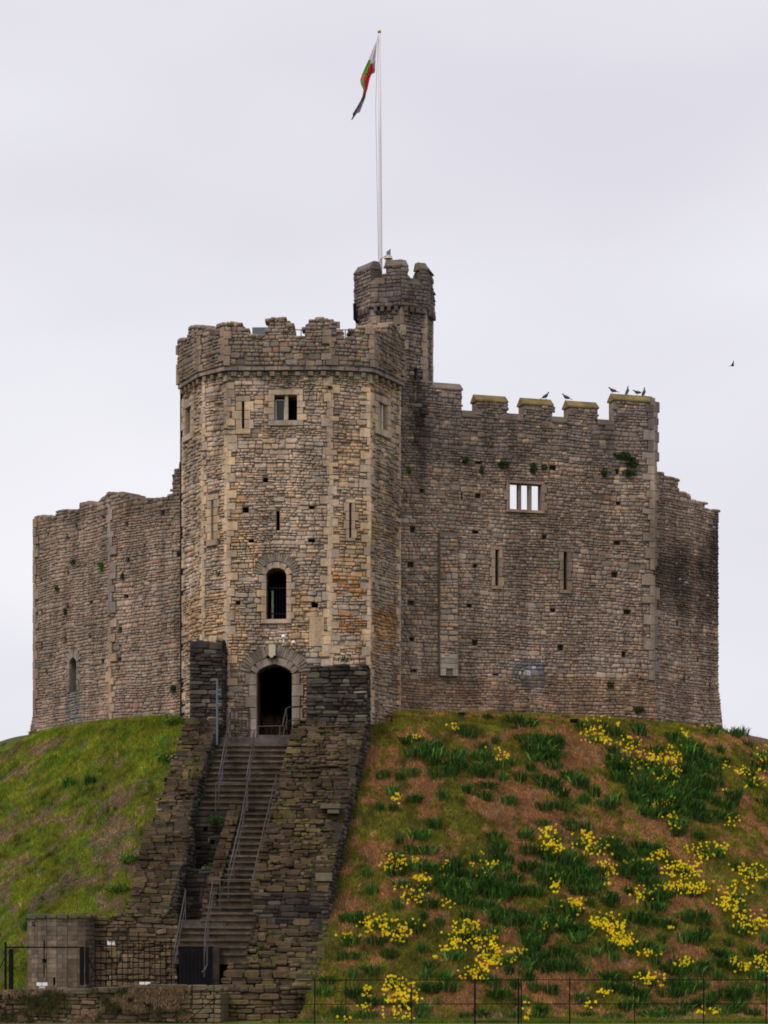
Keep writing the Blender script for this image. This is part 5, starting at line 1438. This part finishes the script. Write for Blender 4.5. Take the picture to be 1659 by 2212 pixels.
V = np.stack([p0, p1, p2], 1)[keepm].reshape(-1, 3); c = np.repeat(c[keepm], 3, axis=0)
o = mesh('dead_creeper', V, np.arange(len(V)).reshape(-1, 3), M_GRASS, None, col=c); tag(o, 'dry brown creeper and grass hanging over the low front wall', 'creeper', None, 'stuff')

# ------------------------------------------------------------------ ground hits for picture positions
def hit(dx_, dy_):
    a = (dx_-829.5)/K; b = (HD-dy_)/K
    yy = np.arange(73.6, 96, .04); zz = CZ+b*yy; g_ = ground_raw(a*yy, yy)
    m = np.nonzero(g_ >= zz)[0]
    if len(m) == 0: return None
    Y = yy[m[0]]; return float(a*Y), float(Y), float(g_[m[0]])
# ------------------------------------------------------------------ daffodils
GREEN = [(889,1593,22,16),(899,1623,22,14),(941,1606,25,20),(960,1652,42,28),(986,1623,22,14),(1000,1574,28,12),(1045,1613,14,10),(1045,1652,40,30),(1052,1691,22,14),(827,1673,14,10),(889,1668,12,14),(863,1678,8,10),(847,1707,15,9),(900,1722,18,14),(956,1719,12,10),(1008,1704,17,10),(1045,1717,18,12),(1097,1728,14,14),(938,1779,18,8),(905,1798,22,14),(1065,1802,20,16),(1070,1835,28,20),(1136,1800,14,14),(1140,1831,20,16),(856,1847,18,10),(886,1833,14,12),(925,1831,22,10),(856,1870,20,12),(930,1873,45,16),(980,1870,30,18),(1065,1857,40,20),(1136,1870,12,20),(1136,1551,40,8),(1149,1587,22,30),(1169,1620,25,20),(1162,1688,25,18),(1175,1737,22,14),(1169,1776,16,10),
(1181,1605,40,22),(1207,1637,25,22),(1238,1672,25,18),(1254,1691,14,14),(1194,1684,16,14),(1207,1706,20,16),(1216,1735,16,16),(1261,1729,10,8),(1308,1732,24,10),(1232,1779,20,12),(1257,1567,16,8),(1311,1570,24,14),(1381,1569,24,9),(1447,1593,32,12),(1536,1577,20,7),(1324,1615,20,12),(1324,1643,30,22),(1371,1668,60,35),(1412,1615,20,14),(1514,1621,50,28),(1545,1650,35,20),(1450,1675,70,35),(1498,1690,60,25),(1397,1713,50,25),(1466,1725,70,30),(1419,1748,45,18),(1498,1763,55,18),(1561,1738,30,25),(1577,1706,22,20),(1577,1760,16,8),(1653,1624,20,30),(1634,1650,20,16),(1618,1687,20,16),(1650,1725,20,25),(1324,1820,30,16),(1245,1817,18,12),(1362,1836,40,18),(1397,1833,25,12),(1548,1839,16,12),(1463,1795,14,14),(1197,1858,60,25),(1245,1861,40,25),(1299,1877,20,16),(1371,1874,45,20),
(794,1885,10,10),(856,1878,22,12),(869,1908,20,12),(915,1914,18,12),(973,1911,45,30),(1022,1895,40,20),(928,1947,22,16),(1000,1930,30,16),(1055,1943,30,16),(1055,1908,40,20),(1087,1917,30,20),(1113,1898,25,14),(1136,1927,30,14),(860,1956,10,8),(1074,1976,30,22),(1120,1982,35,20),(1009,1979,14,12),(1169,1982,25,20),(895,1995,25,14),(762,1982,28,14),(804,1924,14,8),(814,2028,20,14),(759,2028,18,14),(863,2031,18,10),(752,2060,20,16),(801,2090,20,14),(840,2057,20,10),(980,2060,22,14),(1012,2021,35,14),(1064,2018,30,12),(1152,2028,40,22),(1120,2064,40,18),(1169,2077,35,14),(931,2093,25,14),(967,2116,25,16),(938,2129,25,16),(1081,2135,25,22),(710,2112,22,10),(700,2139,18,14),(768,2139,20,20),(733,2184,16,10),(794,2161,20,16),(788,2194,25,14),(908,2190,25,16),(1042,2187,16,16),(1113,2197,16,12),(1165,2187,25,16),(1136,2096,25,10),
(1251,1893,50,25),(1191,1883,30,18),(1162,1915,25,14),(1273,1915,30,16),(1374,1880,40,20),(1397,1906,30,16),(1318,1934,30,14),(1428,1931,35,16),(1419,1953,30,14),(1371,1972,30,12),(1409,1988,25,12),(1204,1969,35,20),(1245,1969,25,14),(1213,2004,30,16),(1251,2016,25,20),(1444,1994,18,12),(1492,1988,25,14),(1507,1972,20,20),(1476,2020,30,14),(1507,2020,30,16),(1593,2007,20,14),(1311,2042,20,14),(1280,2054,18,12),(1204,2057,30,16),(1207,2080,30,10),(1397,2042,28,10),(1561,2061,25,20),(1628,2057,40,10),(1640,2089,30,14),(1450,2089,50,14),(1507,2089,25,12),(1257,2095,12,8),(1311,2111,30,14),(1586,2089,20,8),(1330,2133,30,14),(1381,2140,40,14),(1466,2130,60,18),(1577,2146,60,18),(1640,2130,20,14),(1188,2137,16,10),(1254,2152,20,14),(1267,2187,20,18),(1324,2194,18,14),(1355,2165,30,10),(1435,2184,60,16),(1577,2175,30,18),(1628,2190,16,12),(1498,2168,40,10),
(1590,1583,25,5),(1640,1590,20,6),(150,1690,14,9),(195,1685,10,10),(60,2000,14,8)]
YEL = [(985,1570,12,4,8),(1053,1544,12,2,4),(1071,1597,8,12,18),(1071,1613,14,10,22),(1081,1626,18,8,14),(1103,1645,4,4,3),(1146,1654,12,8,12),(1128,1654,6,3,4),(1087,1675,12,6,14),(1123,1675,16,6,24),(819,1739,13,3,9),(858,1725,8,6,12),(850,1740,12,8,10),(856,1753,4,10,6),(861,1811,5,2,3),(889,1588,14,6,6),(847,1862,16,10,34),(868,1862,6,8,8),(900,1857,6,4,8),(962,1875,8,10,7),(1038,1863,18,16,10),(1027,1849,4,4,3),(1060,1867,10,10,7),
(1281,1705,17,9,22),(1284,1570,20,16,30),(1286,1589,18,8,22),(1333,1562,6,3,5),(1317,1602,8,4,8),(1365,1602,18,8,22),(1352,1586,10,6,7),(1374,1621,16,8,9),(1441,1640,17,17,55),(1409,1640,8,8,12),(1374,1646,28,14,26),(1463,1665,8,10,9),(1435,1678,8,5,6),(1455,1692,5,4,4),(1427,1735,16,6,24),(1449,1732,5,8,7),(1444,1763,10,5,8),(1463,1779,10,10,10),(1476,1583,8,5,8),(1533,1569,18,4,8),(1615,1602,14,6,14),(1628,1615,18,10,22),(1653,1634,10,14,18),(1615,1662,24,6,18),(1628,1684,14,10,14),(1567,1650,6,5,4),(1567,1706,8,4,4),(1582,1771,9,8,9),(1178,1795,13,10,22),(1197,1808,12,8,16),(1189,1827,18,8,22),(1207,1835,8,4,8),(1267,1781,16,8,22),(1261,1801,14,6,14),(1283,1827,26,10,38),(1510,1801,14,8,12),(1526,1812,12,6,14),(1514,1833,28,10,26),(1561,1833,10,6,10),(1520,1852,8,8,8),(1428,1846,14,6,20),(1450,1858,12,12,22),(1472,1876,24,10,48),(1393,1865,8,8,6),(1412,1877,10,8,12),(1590,1868,14,12,26),(1618,1880,24,8,26),(1311,1874,14,12,10),(1355,1865,14,5,6),
(911,1896,12,6,18),(812,1909,8,5,6),(892,1929,22,12,22),(903,1942,6,4,6),(973,1951,12,5,7),(742,1979,8,5,5),(902,1995,8,8,7),(915,1974,8,4,7),(951,1989,12,10,12),(824,1989,30,8,44),(801,1995,6,5,9),(843,2008,20,5,16),(859,2021,18,7,26),(798,2012,6,5,5),(755,2018,18,4,9),(1009,1997,20,6,26),(993,2013,22,6,20),(1038,2025,20,10,38),(986,2031,10,5,14),(977,2047,16,4,12),(1061,2028,6,10,12),(1051,2051,20,8,26),(1071,2057,8,8,14),(912,2044,14,5,16),(913,2060,10,5,18),(939,2066,5,2,4),(1051,2080,14,10,28),(1074,2077,5,7,7),(1113,2054,14,4,14),(1097,2073,10,4,8),(1100,2093,10,9,22),(1022,2101,18,7,36),(1048,2108,16,5,22),(791,2142,7,10,14),(859,2122,20,8,28),(869,2143,22,10,44),(833,2158,10,8,12),(876,2161,20,5,22),(788,2176,14,5,8),(863,2184,20,14,30),(745,2207,18,6,18),(1113,2122,8,9,16),(1156,2129,16,12,24),(1136,2161,9,6,10),(1139,2190,8,14,16),(1003,2205,10,4,7),(762,2103,8,4,5),
(1200,1909,9,10,18),(1311,1871,8,8,8),(1321,1883,7,6,9),(1313,1904,4,4,5),(1381,1931,16,10,18),(1359,1921,12,4,10),(1419,1883,16,10,26),(1466,1915,30,8,52),(1498,1918,24,8,34),(1491,1883,14,14,22),(1457,1868,14,8,22),(1583,1931,24,16,40),(1577,1953,16,8,26),(1602,1963,10,14,22),(1624,1991,22,14,58),(1653,2026,12,8,20),(1634,2026,8,8,9),(1593,1883,16,8,20),(1624,1890,16,6,16),(1653,1907,10,5,10),(1574,2032,10,8,11),(1242,1948,16,6,20),(1251,1963,6,8,10),(1273,1947,12,6,20),(1283,1956,10,5,14),(1286,1972,16,4,16),(1314,1985,20,8,28),(1292,1994,12,6,18),(1324,2001,18,8,24),(1340,2020,20,10,34),(1355,2029,12,8,20),(1340,2038,14,6,18),(1362,2048,12,6,22),(1327,2062,14,4,8),(1349,2064,10,4,10),(1406,2057,16,5,12),(1416,2073,8,7,12),(1428,2023,6,4,5),(1442,2032,7,3,8),(1477,2077,12,6,22),(1450,2002,6,2,4),(1181,1999,12,4,12),(1586,2078,6,6,7),(1609,2088,12,6,20),(1637,2075,8,8,14),(1653,2083,8,14,18),(1264,2107,16,3,8),(1403,2114,18,8,30),(1305,2143,10,5,14),(1273,2167,14,6,8),(1384,2099,3,3,3),(1545,2102,14,4,7),(1526,2184,14,6,8),(1552,2186,8,3,3)]
r = random.Random(12)
spots = []     # (dx, dy, radius in picture units)
for cx, cy, rx, ry in GREEN:
    if rx <= 23: spots.append((cx, cy, (rx*.6+ry*.6)))
    else:
        n = max(2, round(rx*ry/190)); tries = 0; loc = []
        while len(loc) < n and tries < 300:
            tries += 1; a = r.uniform(0, 6.28); q = math.sqrt(r.random())*.85
            p = (cx+rx*q*math.cos(a), cy+ry*q*math.sin(a))
            if all(math.hypot(p[0]-s[0], (p[1]-s[1])*1.3) > 15 for s in loc+spots): loc.append((p[0], p[1], r.uniform(14, 23)))
        spots += loc
flw = {}
for (cx, cy, sx, sy, n) in YEL:
    best = min(range(len(spots)), key=lambda i: math.hypot(spots[i][0]-cx, (spots[i][1]-cy-6)*1.2))
    s = spots[best]
    if math.hypot(s[0]-cx, s[1]-cy) > 24:
        spots.append((cx, cy+6, max(9, min(16, sx*.8)))); best = len(spots)-1
    q = flw.setdefault(best, [])
    for _ in range(round(n*1.35)): q.append((cx+max(-1.8, min(1.8, r.gauss(0, .95)))*sx, cy+max(-1.8, min(1.8, r.gauss(0, .95)))*sy))
order = sorted(range(len(spots)), key=lambda i: -(spots[i][2]+(4 if i in flw else 0)))[:299]
print('daffodil clumps', len(order), 'of', len(spots), 'flowers', sum(len(v) for v in flw.values()))
# leaf clump shapes, radius 1, shared
def leaf_shape(k, n=95):
    r = random.Random(900+k); V = []; F = []; CC = []
    for _ in range(n):
        a = r.uniform(0, 6.28); q = math.sqrt(r.random())*.85; x0, y0 = q*math.cos(a), q*math.sin(a)
        h = r.uniform(.55, 1.3)*(1.1-.45*q); la = a+r.gauss(0, .9); ln = r.uniform(.1, .8)*(.35+q)
        wd = r.uniform(.035, .06); b = r.uniform(0, 3.14); wx, wy = wd*math.cos(b), wd*math.sin(b)
        x1, y1 = x0+math.cos(la)*ln*.45, y0+math.sin(la)*ln*.45; x2, y2 = x0+math.cos(la)*ln*1.2, y0+math.sin(la)*ln*1.2
        i = len(V); V += [(x0-wx, y0-wy, -.25), (x0+wx, y0+wy, -.25), (x1-wx, y1-wy, h*.6), (x1+wx, y1+wy, h*.6), (x2, y2, h*r.uniform(.85, 1.0))]
        F += [[i, i+1, i+3], [i, i+3, i+2], [i+2, i+3, i+4]]
        f = r.uniform(.4, 1.7); t = r.random()
        tn = (.8, 1.0, 1.25, .9, 1.5, .7, 1.1)[k]; f *= tn
        c = (.034*f, .092*f, .012*f) if t < .6 else ((.022*f, .066*f, .015*f) if t < .85 else (.11*f, .20*f, .03*f)); CC += [c]*5
    me = bpy.data.meshes.new('daffodil_leaves'); me.from_pydata(V, [], F)
    at = me.attributes.new('col', 'FLOAT_COLOR', 'POINT'); c = np.ones((len(V), 4), np.float32); c[:, :3] = CC; at.data.foreach_set('color', c.ravel())
    me.materials.append(M_LEAF); LSD.append((np.array(V), np.array(F), np.array(CC))); return me
LSD = []
LS = [leaf_shape(k) for k in range(7)]
def flower(V, F, CC, p, r, s):
    # six petals and a short trumpet, facing roughly down the slope
    d = Vector((r.gauss(0, .5), -1, r.gauss(.15, .35))).normalized(); a = d.cross(Vector((0, 0, 1))).normalized(); b = a.cross(d)
    i = len(V); rot = r.uniform(0, 1)
    oc = (.97, .60, .006) if r.random() < .22 else (.98, .84, .012)
    V.append(tuple(p)); CC.append(oc)
    for k in range(12):
        t = rot+k*math.pi/6; q = s*(1 if k % 2 == 0 else .5); V.append(tuple(p+a*math.cos(t)*q+b*math.sin(t)*q-d*(.1*s))); CC.append(oc)
    for k in range(12): F.append([i, i+1+k, i+1+(k+1) % 12])
    j = len(V); tc = (.95, .62, .01)
    for k in range(5): t = k*2*math.pi/5; V.append(tuple(p+a*math.cos(t)*s*.32+b*math.sin(t)*s*.32+d*s*.5)); CC.append(tc)
    V.append(tuple(p)); CC.append(tc)
    for k in range(5): F.append([j+5, j+k, j+(k+1) % 5])
def put_clump(i):
    dx_, dy_, rad = spots[i]
    h_ = hit(dx_, min(dy_+rad*.5, 2204))
    if h_ is None: return None
    x_, y_, z_ = h_; rr = max(.13, rad/K*y_)
    o = bpy.data.objects.new('daffodil_clump', LS[i % 7]); COL.objects.link(o)
    o.matrix_basis = Matrix.Translation((x_, y_, z_)) @ Matrix.Rotation(r.uniform(0, 6.28), 4, 'Z') @ Matrix.Diagonal((rr*1.2, rr*1.2, r.uniform(.24, .35)*min(1.15, .7+rr), 1))
    if i in flw:
        V = []; F = []; CC = []
        for fx, fy in flw[i]:
            fh = hit(fx, min(fy+9, 2208))
            if fh is None: continue
            fh = (fh[0]*(fh[1]-.16)/fh[1], fh[1]-.16, fh[2]-.1); ztop = CZ+(HD-fy)/K*fh[1]
            p = Vector((fh[0], fh[1], max(fh[2]+.10, min(fh[2]+.50, ztop)))); flower(V, F, CC, p, r, r.uniform(.040, .058))
            k = len(V); V += [(p.x-.004, p.y+.02, fh[2]-.02), (p.x+.004, p.y+.02, fh[2]-.02), (p.x, p.y+.01, p.z)]; F.append([k, k+1, k+2]); CC += [(.06, .12, .03)]*3
        if V:
            me = bpy.data.meshes.new('flowers'); me.from_pydata(V, [], F); at = me.attributes.new('col', 'FLOAT_COLOR', 'POINT')
            c = np.ones((len(V), 4), np.float32); c[:, :3] = CC; at.data.foreach_set('color', c.ravel()); me.materials.append(M_PETAL)
            f = bpy.data.objects.new('flowers', me); COL.objects.link(f); f.parent = o; f.matrix_parent_inverse = o.matrix_basis.inverted(); f['kind'] = 'stuff'
    return o
recs = []
for i in order:
    o = put_clump(i)
    if o: recs.append([i, o, spots[i][0], spots[i][1], spots[i][2], len(flw.get(i, []))])
VV = []; FF = []; CC = []; b0 = 0
for i in sorted(range(len(spots)), key=lambda i: -(spots[i][2]+(4 if i in flw else 0)))[299:]:
    h_ = hit(spots[i][0], min(spots[i][1]+spots[i][2]*.5, 2204))
    if h_ is None: continue
    rr = max(.13, spots[i][2]/K*h_[1]); v, f, c = LSD[i % 7]; a = r.uniform(0, 6.28); ca, sa = math.cos(a), math.sin(a)
    w_ = np.stack([(v[:, 0]*ca-v[:, 1]*sa)*rr*1.2+h_[0], (v[:, 0]*sa+v[:, 1]*ca)*rr*1.2+h_[1], v[:, 2]*r.uniform(.28, .38)+h_[2]], 1)
    VV.append(w_); FF.append(f+b0); CC.append(c); b0 += len(v)
if VV:
    o = mesh('daffodil_leaves', np.concatenate(VV), np.concatenate(FF), M_LEAF, None, col=np.concatenate(CC)); tag(o, 'smaller daffodil leaves filling the gaps between the clumps', 'daffodil leaves', None, 'stuff')
# labels: look first, then a place one can find, then its rank in that little row
def vband(x_, y_):
    if x_ < 500: return 'on the left green slope'
    for lim, t in ((1590, 'at the wall foot'), (1660, 'high on the slope'), (1760, 'on the upper slope'), (1860, 'halfway up the slope'), (1960, 'on the middle slope'), (2050, 'on the lower slope'), (2112, 'just above the fence')):
        if y_ < lim: return t
    return 'behind the fence rails'
def hband(x_):
    if x_ < 500: return ''
    for lim, t in ((800, 'beside stair wall'), (900, 'below tower edge'), (1010, 'below stone chute'), (1120, 'below left arrow slit'), (1190, 'below mullioned window'), (1290, 'below right arrow slit'), (1420, 'below corner battlement'), (1540, 'below end wall')):
        if x_ < lim: return t
    return 'near right edge'
groups = {}
for q in recs:
    sz = 'small' if q[4] < 13 else ('medium' if q[4] < 18 else 'large')
    fl_ = 'leafy daffodil clump' if q[5] == 0 else ('few-flowered daffodil clump' if q[5] < 12 else ('yellow-flowering daffodil clump' if q[5] < 30 else 'densely flowering daffodil clump'))
    groups.setdefault((sz, fl_, vband(q[2], q[3]), hband(q[2])), []).append(q)
ORD = ['leftmost', 'second from left', 'third from left', 'fourth from left', 'fifth from left', 'sixth from left', 'seventh from left', 'eighth from left', 'ninth from left', 'tenth from left', 'eleventh from left', 'twelfth from left']+[w+' from left' for w in ('thirteenth', 'fourteenth', 'fifteenth', 'sixteenth', 'seventeenth', 'eighteenth', 'nineteenth', 'twentieth', 'twentyfirst', 'twentysecond', 'twentythird', 'twentyfourth')]
for (sz, fl_, vb, hb), L in groups.items():
    L.sort(key=lambda q: q[2])
    for j, q in enumerate(L):
        lab = f'{sz} {fl_} {vb}' + (f' {hb}' if hb else '')
        if len(L) > 1: lab += ', ' + ORD[min(j, 23)]
        tag(q[1], ' '.join(lab.split()[:16]), 'daffodil', 'daffodil clumps growing on the mound')

# ------------------------------------------------------------------ wall plants, shrubs, moss tufts
def leaf_blob(V, F, CC, c, rad, n, r, cols, ls=.035):
    for _ in range(n):
        v = Vector((r.gauss(0, 1), r.gauss(0, 1), r.gauss(0, 1))).normalized()*r.random()**.4
        p = Vector(c)+Vector((v.x*rad[0], v.y*rad[1], v.z*rad[2]))
        a = Vector((r.gauss(0, 1), r.gauss(0, 1), r.gauss(0, 1))).normalized(); b = a.cross(Vector((r.gauss(0, 1), r.gauss(0, 1), r.gauss(0, 1)))).normalized()
        s = ls*r.uniform(.6, 1.4); i = len(V)
        V += [tuple(p-a*s), tuple(p+b*s*.6), tuple(p+a*s), tuple(p-b*s*.6)]; F.append([i, i+1, i+2, i+3])
        f = r.uniform(.6, 1.3); cc = r.choice(cols); CC += [(cc[0]*f, cc[1]*f, cc[2]*f)]*4
def plant(name, c, rad, n, label, cat, cols, group=None, ls=.035):
    V = []; F = []; CC = []; rr = random.Random(int(c[0]*100)+int(c[2]*77)); leaf_blob(V, F, CC, c, rad, n, rr, cols, ls)
    st = MB(); 
    o = mesh(name, V, F, M_LEAF, None, col=np.array(CC)); tag(o, label, cat, group); return o
DG = [(.03, .07, .02), (.045, .09, .02), (.02, .05, .018)]; BGc = [(.07, .17, .02), (.09, .2, .02)]
WP = [(Fl1, 705*.3175, 972+790*.3175, 8, 11, BGc, 'bright green plant rooted in the left wall near its vertical corner stones'),
      (Fl1, 162, 1215, 7, 6, DG, 'small dark plant in the upper part of the far left wall'),
      (Fl1, 128, 1271, 5, 8, DG, 'narrow green plant in the middle of the far left wall'),
      (Fl1, 146, 1322, 4, 8, DG, 'small fern below a hole in the far left wall'),
      (Fl2, 378, 1488, 8, 10, DG, 'dark tuft low on the left wall beside the gate tower'),
      (Fl2, 268, 1245, 4, 9, DG, 'thin plant right of the corner stones on the left wall'),
      (Fr, 1085, 1004, 14, 10, DG, 'round dark green plant above the mullioned window'),
      (Fr, 1150, 1012, 9, 14, DG, 'hanging green plant right of the round one above the mullioned window'),
      (Fr, 1174, 1010, 7, 7, DG, 'small green plant just left of the square hole above the window'),
      (Fr, 1003, 994, 9, 8, DG, 'green plant high on the wall between turret and window'),
      (Fr, 1038, 1015, 5, 10, DG, 'narrow plant below a square hole left of the mullioned window'),
      (Fr, 883, 1017, 6, 8, BGc, 'small green plant on the wall below the stair turret'),
      (Fr, 1340, 985, 26, 9, DG, 'spreading creeper high on the right corner of the curtain wall'),
      (Fr, 1363, 1000, 16, 12, DG, 'dense creeper right of the square hole near the corner'),
      (Fr, 1303, 1022, 8, 10, DG, 'green plant left of the square hole near the corner'),
      (Fr, 1355, 1022, 18, 8, DG, 'low creeper right below the square hole near the corner'),
      (C, 713, 838, 5, 4, DG, 'tiny green tuft near the right corner of the tower under the corbels'),
      (Fr, 1375, 1535, 14, 8, DG, 'dull green growth low on the battered base of the right wall'),
      (Fr, 1316, 1480, 8, 8, DG, 'small dark tuft on the base of the right wall')]
for F, dx_, dy_, rx, ry, cols, lab in WP:
    uu, zz = F.uz(dx_, dy_); q = F.pt(uu, zz, .10+(offR(zz) if F is Fr else 0)); k = q[1]/K
    plant('wall_plant', q, (rx*k, .10, ry*k), int(25+rx*ry*1.6), lab, 'plant', cols, 'plants rooted in the castle walls')
plant('shrub', (X(464, 83.2), 83.2, Z(1772, 83.2)), (.28, .25, .17), 420, 'rounded dark green shrub on top of the retaining wall beside the steps', 'shrub', [(.04, .075, .018), (.03, .055, .015)])
plant('shrub', (X(468, 82.5), 82.3, Z(1872, 82.3)), (.45, .35, .14), 420, 'bright green weeds on the ledge inside the dark shaft', 'weeds', BGc+DG)
plant('shrub', (X(12, 97), 97, Z(1616, 97)), (.22, .25, .22), 260, 'small shrub on the skyline at the far left edge', 'shrub', DG)
plant('shrub', (X(1598, 101), 101, Z(1588, 101)), (.35, .3, .10), 400, 'low dark shrub on the skyline right of the keep', 'shrub', DG)
plant('weed_tuft', (X(745, 87.6), 86.6, Z(1425, 86.6)), (.3, .2, .1), 120, 'green weeds on top of the right rubble pier', 'weeds', DG)
for j, (dx_, dy_, lab) in enumerate(((283, 1856, 'bright leafy weed beside the left stair wall'), (255, 1920, 'leafy weed low on the slope near the left stair wall'), (300, 1955, 'dark leafy weed above the ruined wall'), (365, 1640, 'leafy weed high beside the left stair wall'), (378, 1558, 'bright weed where the left wall meets the curtain wall'))):
    h_ = hit(dx_, dy_+8)
    if h_: plant('weed_tuft', (h_[0], h_[1], h_[2]+.12), (.42, .3, .16), 260, lab, 'weeds', BGc+[(.05, .11, .02)], 'leafy weeds on the left slope', ls=.045)
# moss and small ferns on the stair walls
V = []; F = []; CC = []; rr = random.Random(88)
for k in range(70):
    Y = rr.uniform(79.9, 86.7); right = rr.random() < .65
    x_ = rr.uniform(xi(Y)+.1, xo(Y)-.1) if right else rr.uniform(lo_(Y)+.1, li(Y)-.05)
    leaf_blob(V, F, CC, (x_, Y-.05, plane(Y, .54)), (rr.uniform(.05, .16), .08, .05), rr.randint(6, 26), rr, [(.09, .14, .02), (.06, .09, .02)], .028)
for k in range(40):
    Y = rr.uniform(80, 86.5); x_ = (xr_(Y)-1.0 if Y < 83.6 else li(Y)+.05)+rr.uniform(-.03, .08)
    leaf_blob(V, F, CC, (x_, Y, plane(Y, .05)), (.07, .1, .1), rr.randint(8, 25), rr, [(.06, .11, .02), (.04, .08, .02)], .028)
for k in range(40):
    Y = rr.uniform(77.6, 79.4); x_ = rr.uniform(flRlow(Y)+.2, xo(Y)-.1)
    leaf_blob(V, F, CC, (x_, Y-.05, 2.79-.8*(79.8-Y)), (rr.uniform(.06, .25), .1, .05), rr.randint(8, 40), rr, [(.09, .14, .02), (.06, .09, .02)], .028)
for k in range(60):
    a = rr.uniform(-1.9, 1.9); leaf_blob(V, F, CC, (rc_[0]+rr_*.9*math.sin(a), rc_[1]-rr_*.98*math.cos(a), zt_top+rr.uniform(.02, .1)), (.12, .06, .04), rr.randint(8, 26), rr, [(.10, .13, .03), (.07, .08, .025), (.12, .09, .04)], .026)
for k in range(70):
    uu = rr.uniform(0, fw1.L); leaf_blob(V, F, CC, fw1.pt(uu, tfw(uu)-.02, .03), (.14, .06, .04), rr.randint(8, 26), rr, [(.10, .13, .03), (.07, .08, .025)], .026)
for F_, uo in ((Fr, offR), (Fe, offE), (Fl1, offL), (Fl2, offL)):
    for k in range(46):
        uu = rr.uniform(0, F_.L); q = F_.pt(uu, 10, uo(10)+.14)
        leaf_blob(V, F, CC, (q[0], q[1], GZ(q[0], q[1])+.06), (.16, .06, rr.uniform(.05, .13)), rr.randint(10, 40), rr, [(.05, .10, .02), (.08, .12, .02), (.16, .12, .05)], .032)
o = mesh('moss', V, F, M_LEAF, None, col=np.array(CC)); tag(o, 'moss and little ferns growing on the stair walls and steps', 'moss', None, 'stuff')
